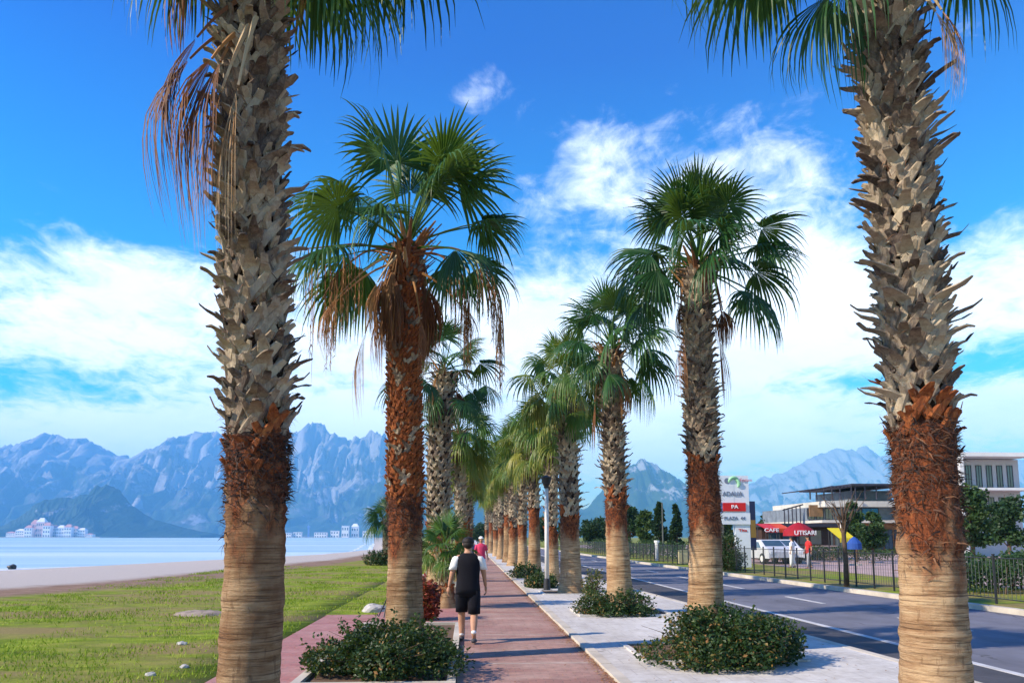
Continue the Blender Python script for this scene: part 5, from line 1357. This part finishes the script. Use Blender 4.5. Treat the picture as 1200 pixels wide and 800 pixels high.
nA = cn(2.1, 9, .60, .5, (3.1, 1.7, 0)); nB = cn(7.0, 7, .62, .9, (1.2, 5.5, 0), (1, 1.0, 1), .6); nC = cn(1.5, 6, .5, .2, (8, 2, 0)); nD = cn(17, 6, .65, .6, (4, 3, 0), (1, .7, 1), -.5)
blobs = [(70, 400, 230, 78, 0.731), (180, 345, 110, 35, 0.301), (400, 420, 190, 100, 0.645), (610, 350, 110, 60, 0.516), (720, 420, 170, 90, 0.473), (900, 320, 150, 85, 0.731), (960, 400, 260, 75, 0.645), (1180, 360, 110, 80, 0.516),
         (790, 150, 130, 65, .29), (620, 130, 70, 40, .10), (700, 170, 50, 65, .34), (565, 85, 50, 45, .50), (930, 200, 110, 50, .32), (740, 230, 120, 30, 0.172), (860, 515, 360, 60, 0.817), (400, 530, 400, 40, 0.473), (1150, 500, 60, 28, 0.688), (1000, 462, 130, 14, -0.350), (60, 480, 140, 20, -0.120), (1150, 450, 70, 22, -0.450), (20, 330, 50, 18, -0.200), (300, 520, 300, 40, 0.430), (100, 530, 300, 50, 0.344)]
acc = None
for (px, py, sx, sy, amp) in blobs:
    u0 = (px - 549) / 900 * .97; v0 = (629 - py) / 900; a = mathn(nt, 'MULTIPLY', mathn(nt, 'SUBTRACT', u, u0), 900 / sx); b = mathn(nt, 'MULTIPLY', mathn(nt, 'SUBTRACT', v, v0), 900 / sy)
    e = mathn(nt, 'EXPONENT', mathn(nt, 'MULTIPLY', mathn(nt, 'ADD', mathn(nt, 'MULTIPLY', a, a), mathn(nt, 'MULTIPLY', b, b)), -1.0)); e = mathn(nt, 'MULTIPLY', e, amp)
    acc = e if acc is None else mathn(nt, 'ADD', acc, e)
# everywhere else around the compass: broken cloud low in the sky
back = mathn(nt, 'MULTIPLY', mathn(nt, 'EXPONENT', mathn(nt, 'MULTIPLY', mathn(nt, 'POWER', mathn(nt, 'DIVIDE', mathn(nt, 'SUBTRACT', v, .25), .2), 2), -1)), mathn(nt, 'GREATER_THAN', mathn(nt, 'ABSOLUTE', u), .80))
acc = mathn(nt, 'ADD', acc, mathn(nt, 'MULTIPLY', back, .5))
f = mathn(nt, 'ADD', mathn(nt, 'ADD', mathn(nt, 'MULTIPLY', nA, .85), mathn(nt, 'ADD', mathn(nt, 'MULTIPLY', nB, .85), mathn(nt, 'MULTIPLY', nD, .60))), acc)
mr = N(nt, 'ShaderNodeMapRange', interpolation_type='SMOOTHSTEP'); mr.inputs['From Min'].default_value = 1.34; mr.inputs['From Max'].default_value = 2.0; nt.links.new(f, mr.inputs['Value'])
cover = mr.outputs[0]
shade = ramp(nt, mathn(nt, 'ADD', nC, mathn(nt, 'MULTIPLY', nB, .4)), [(.45, (.76, .83, .93)), (.75, (.95, .97, 1.0))])
base = N(nt, 'ShaderNodeBackground'); nt.links.new(skycol, bg.inputs['Color']); bg.inputs['Strength'].default_value = .15
nt.links.new(shade, base.inputs['Color']); base.inputs['Strength'].default_value = 1.25
mx = N(nt, 'ShaderNodeMixShader'); nt.links.new(mathn(nt, 'MULTIPLY', cover, .96), mx.inputs[0]); nt.links.new(bg.outputs[0], mx.inputs[1]); nt.links.new(base.outputs[0], mx.inputs[2])
nt.links.new(mx.outputs[0], nt.nodes['World Output'].inputs['Surface'])
sc.view_settings.view_transform = 'Standard'; sc.view_settings.look = 'None'; sc.view_settings.exposure = 0.66; sc.view_settings.gamma = 1.0
sc.view_settings.use_curve_mapping = False
sc.cycles.max_bounces = 6; sc.cycles.transparent_max_bounces = 8; sc.cycles.volume_bounces = 3
sc.cycles.use_denoising = True
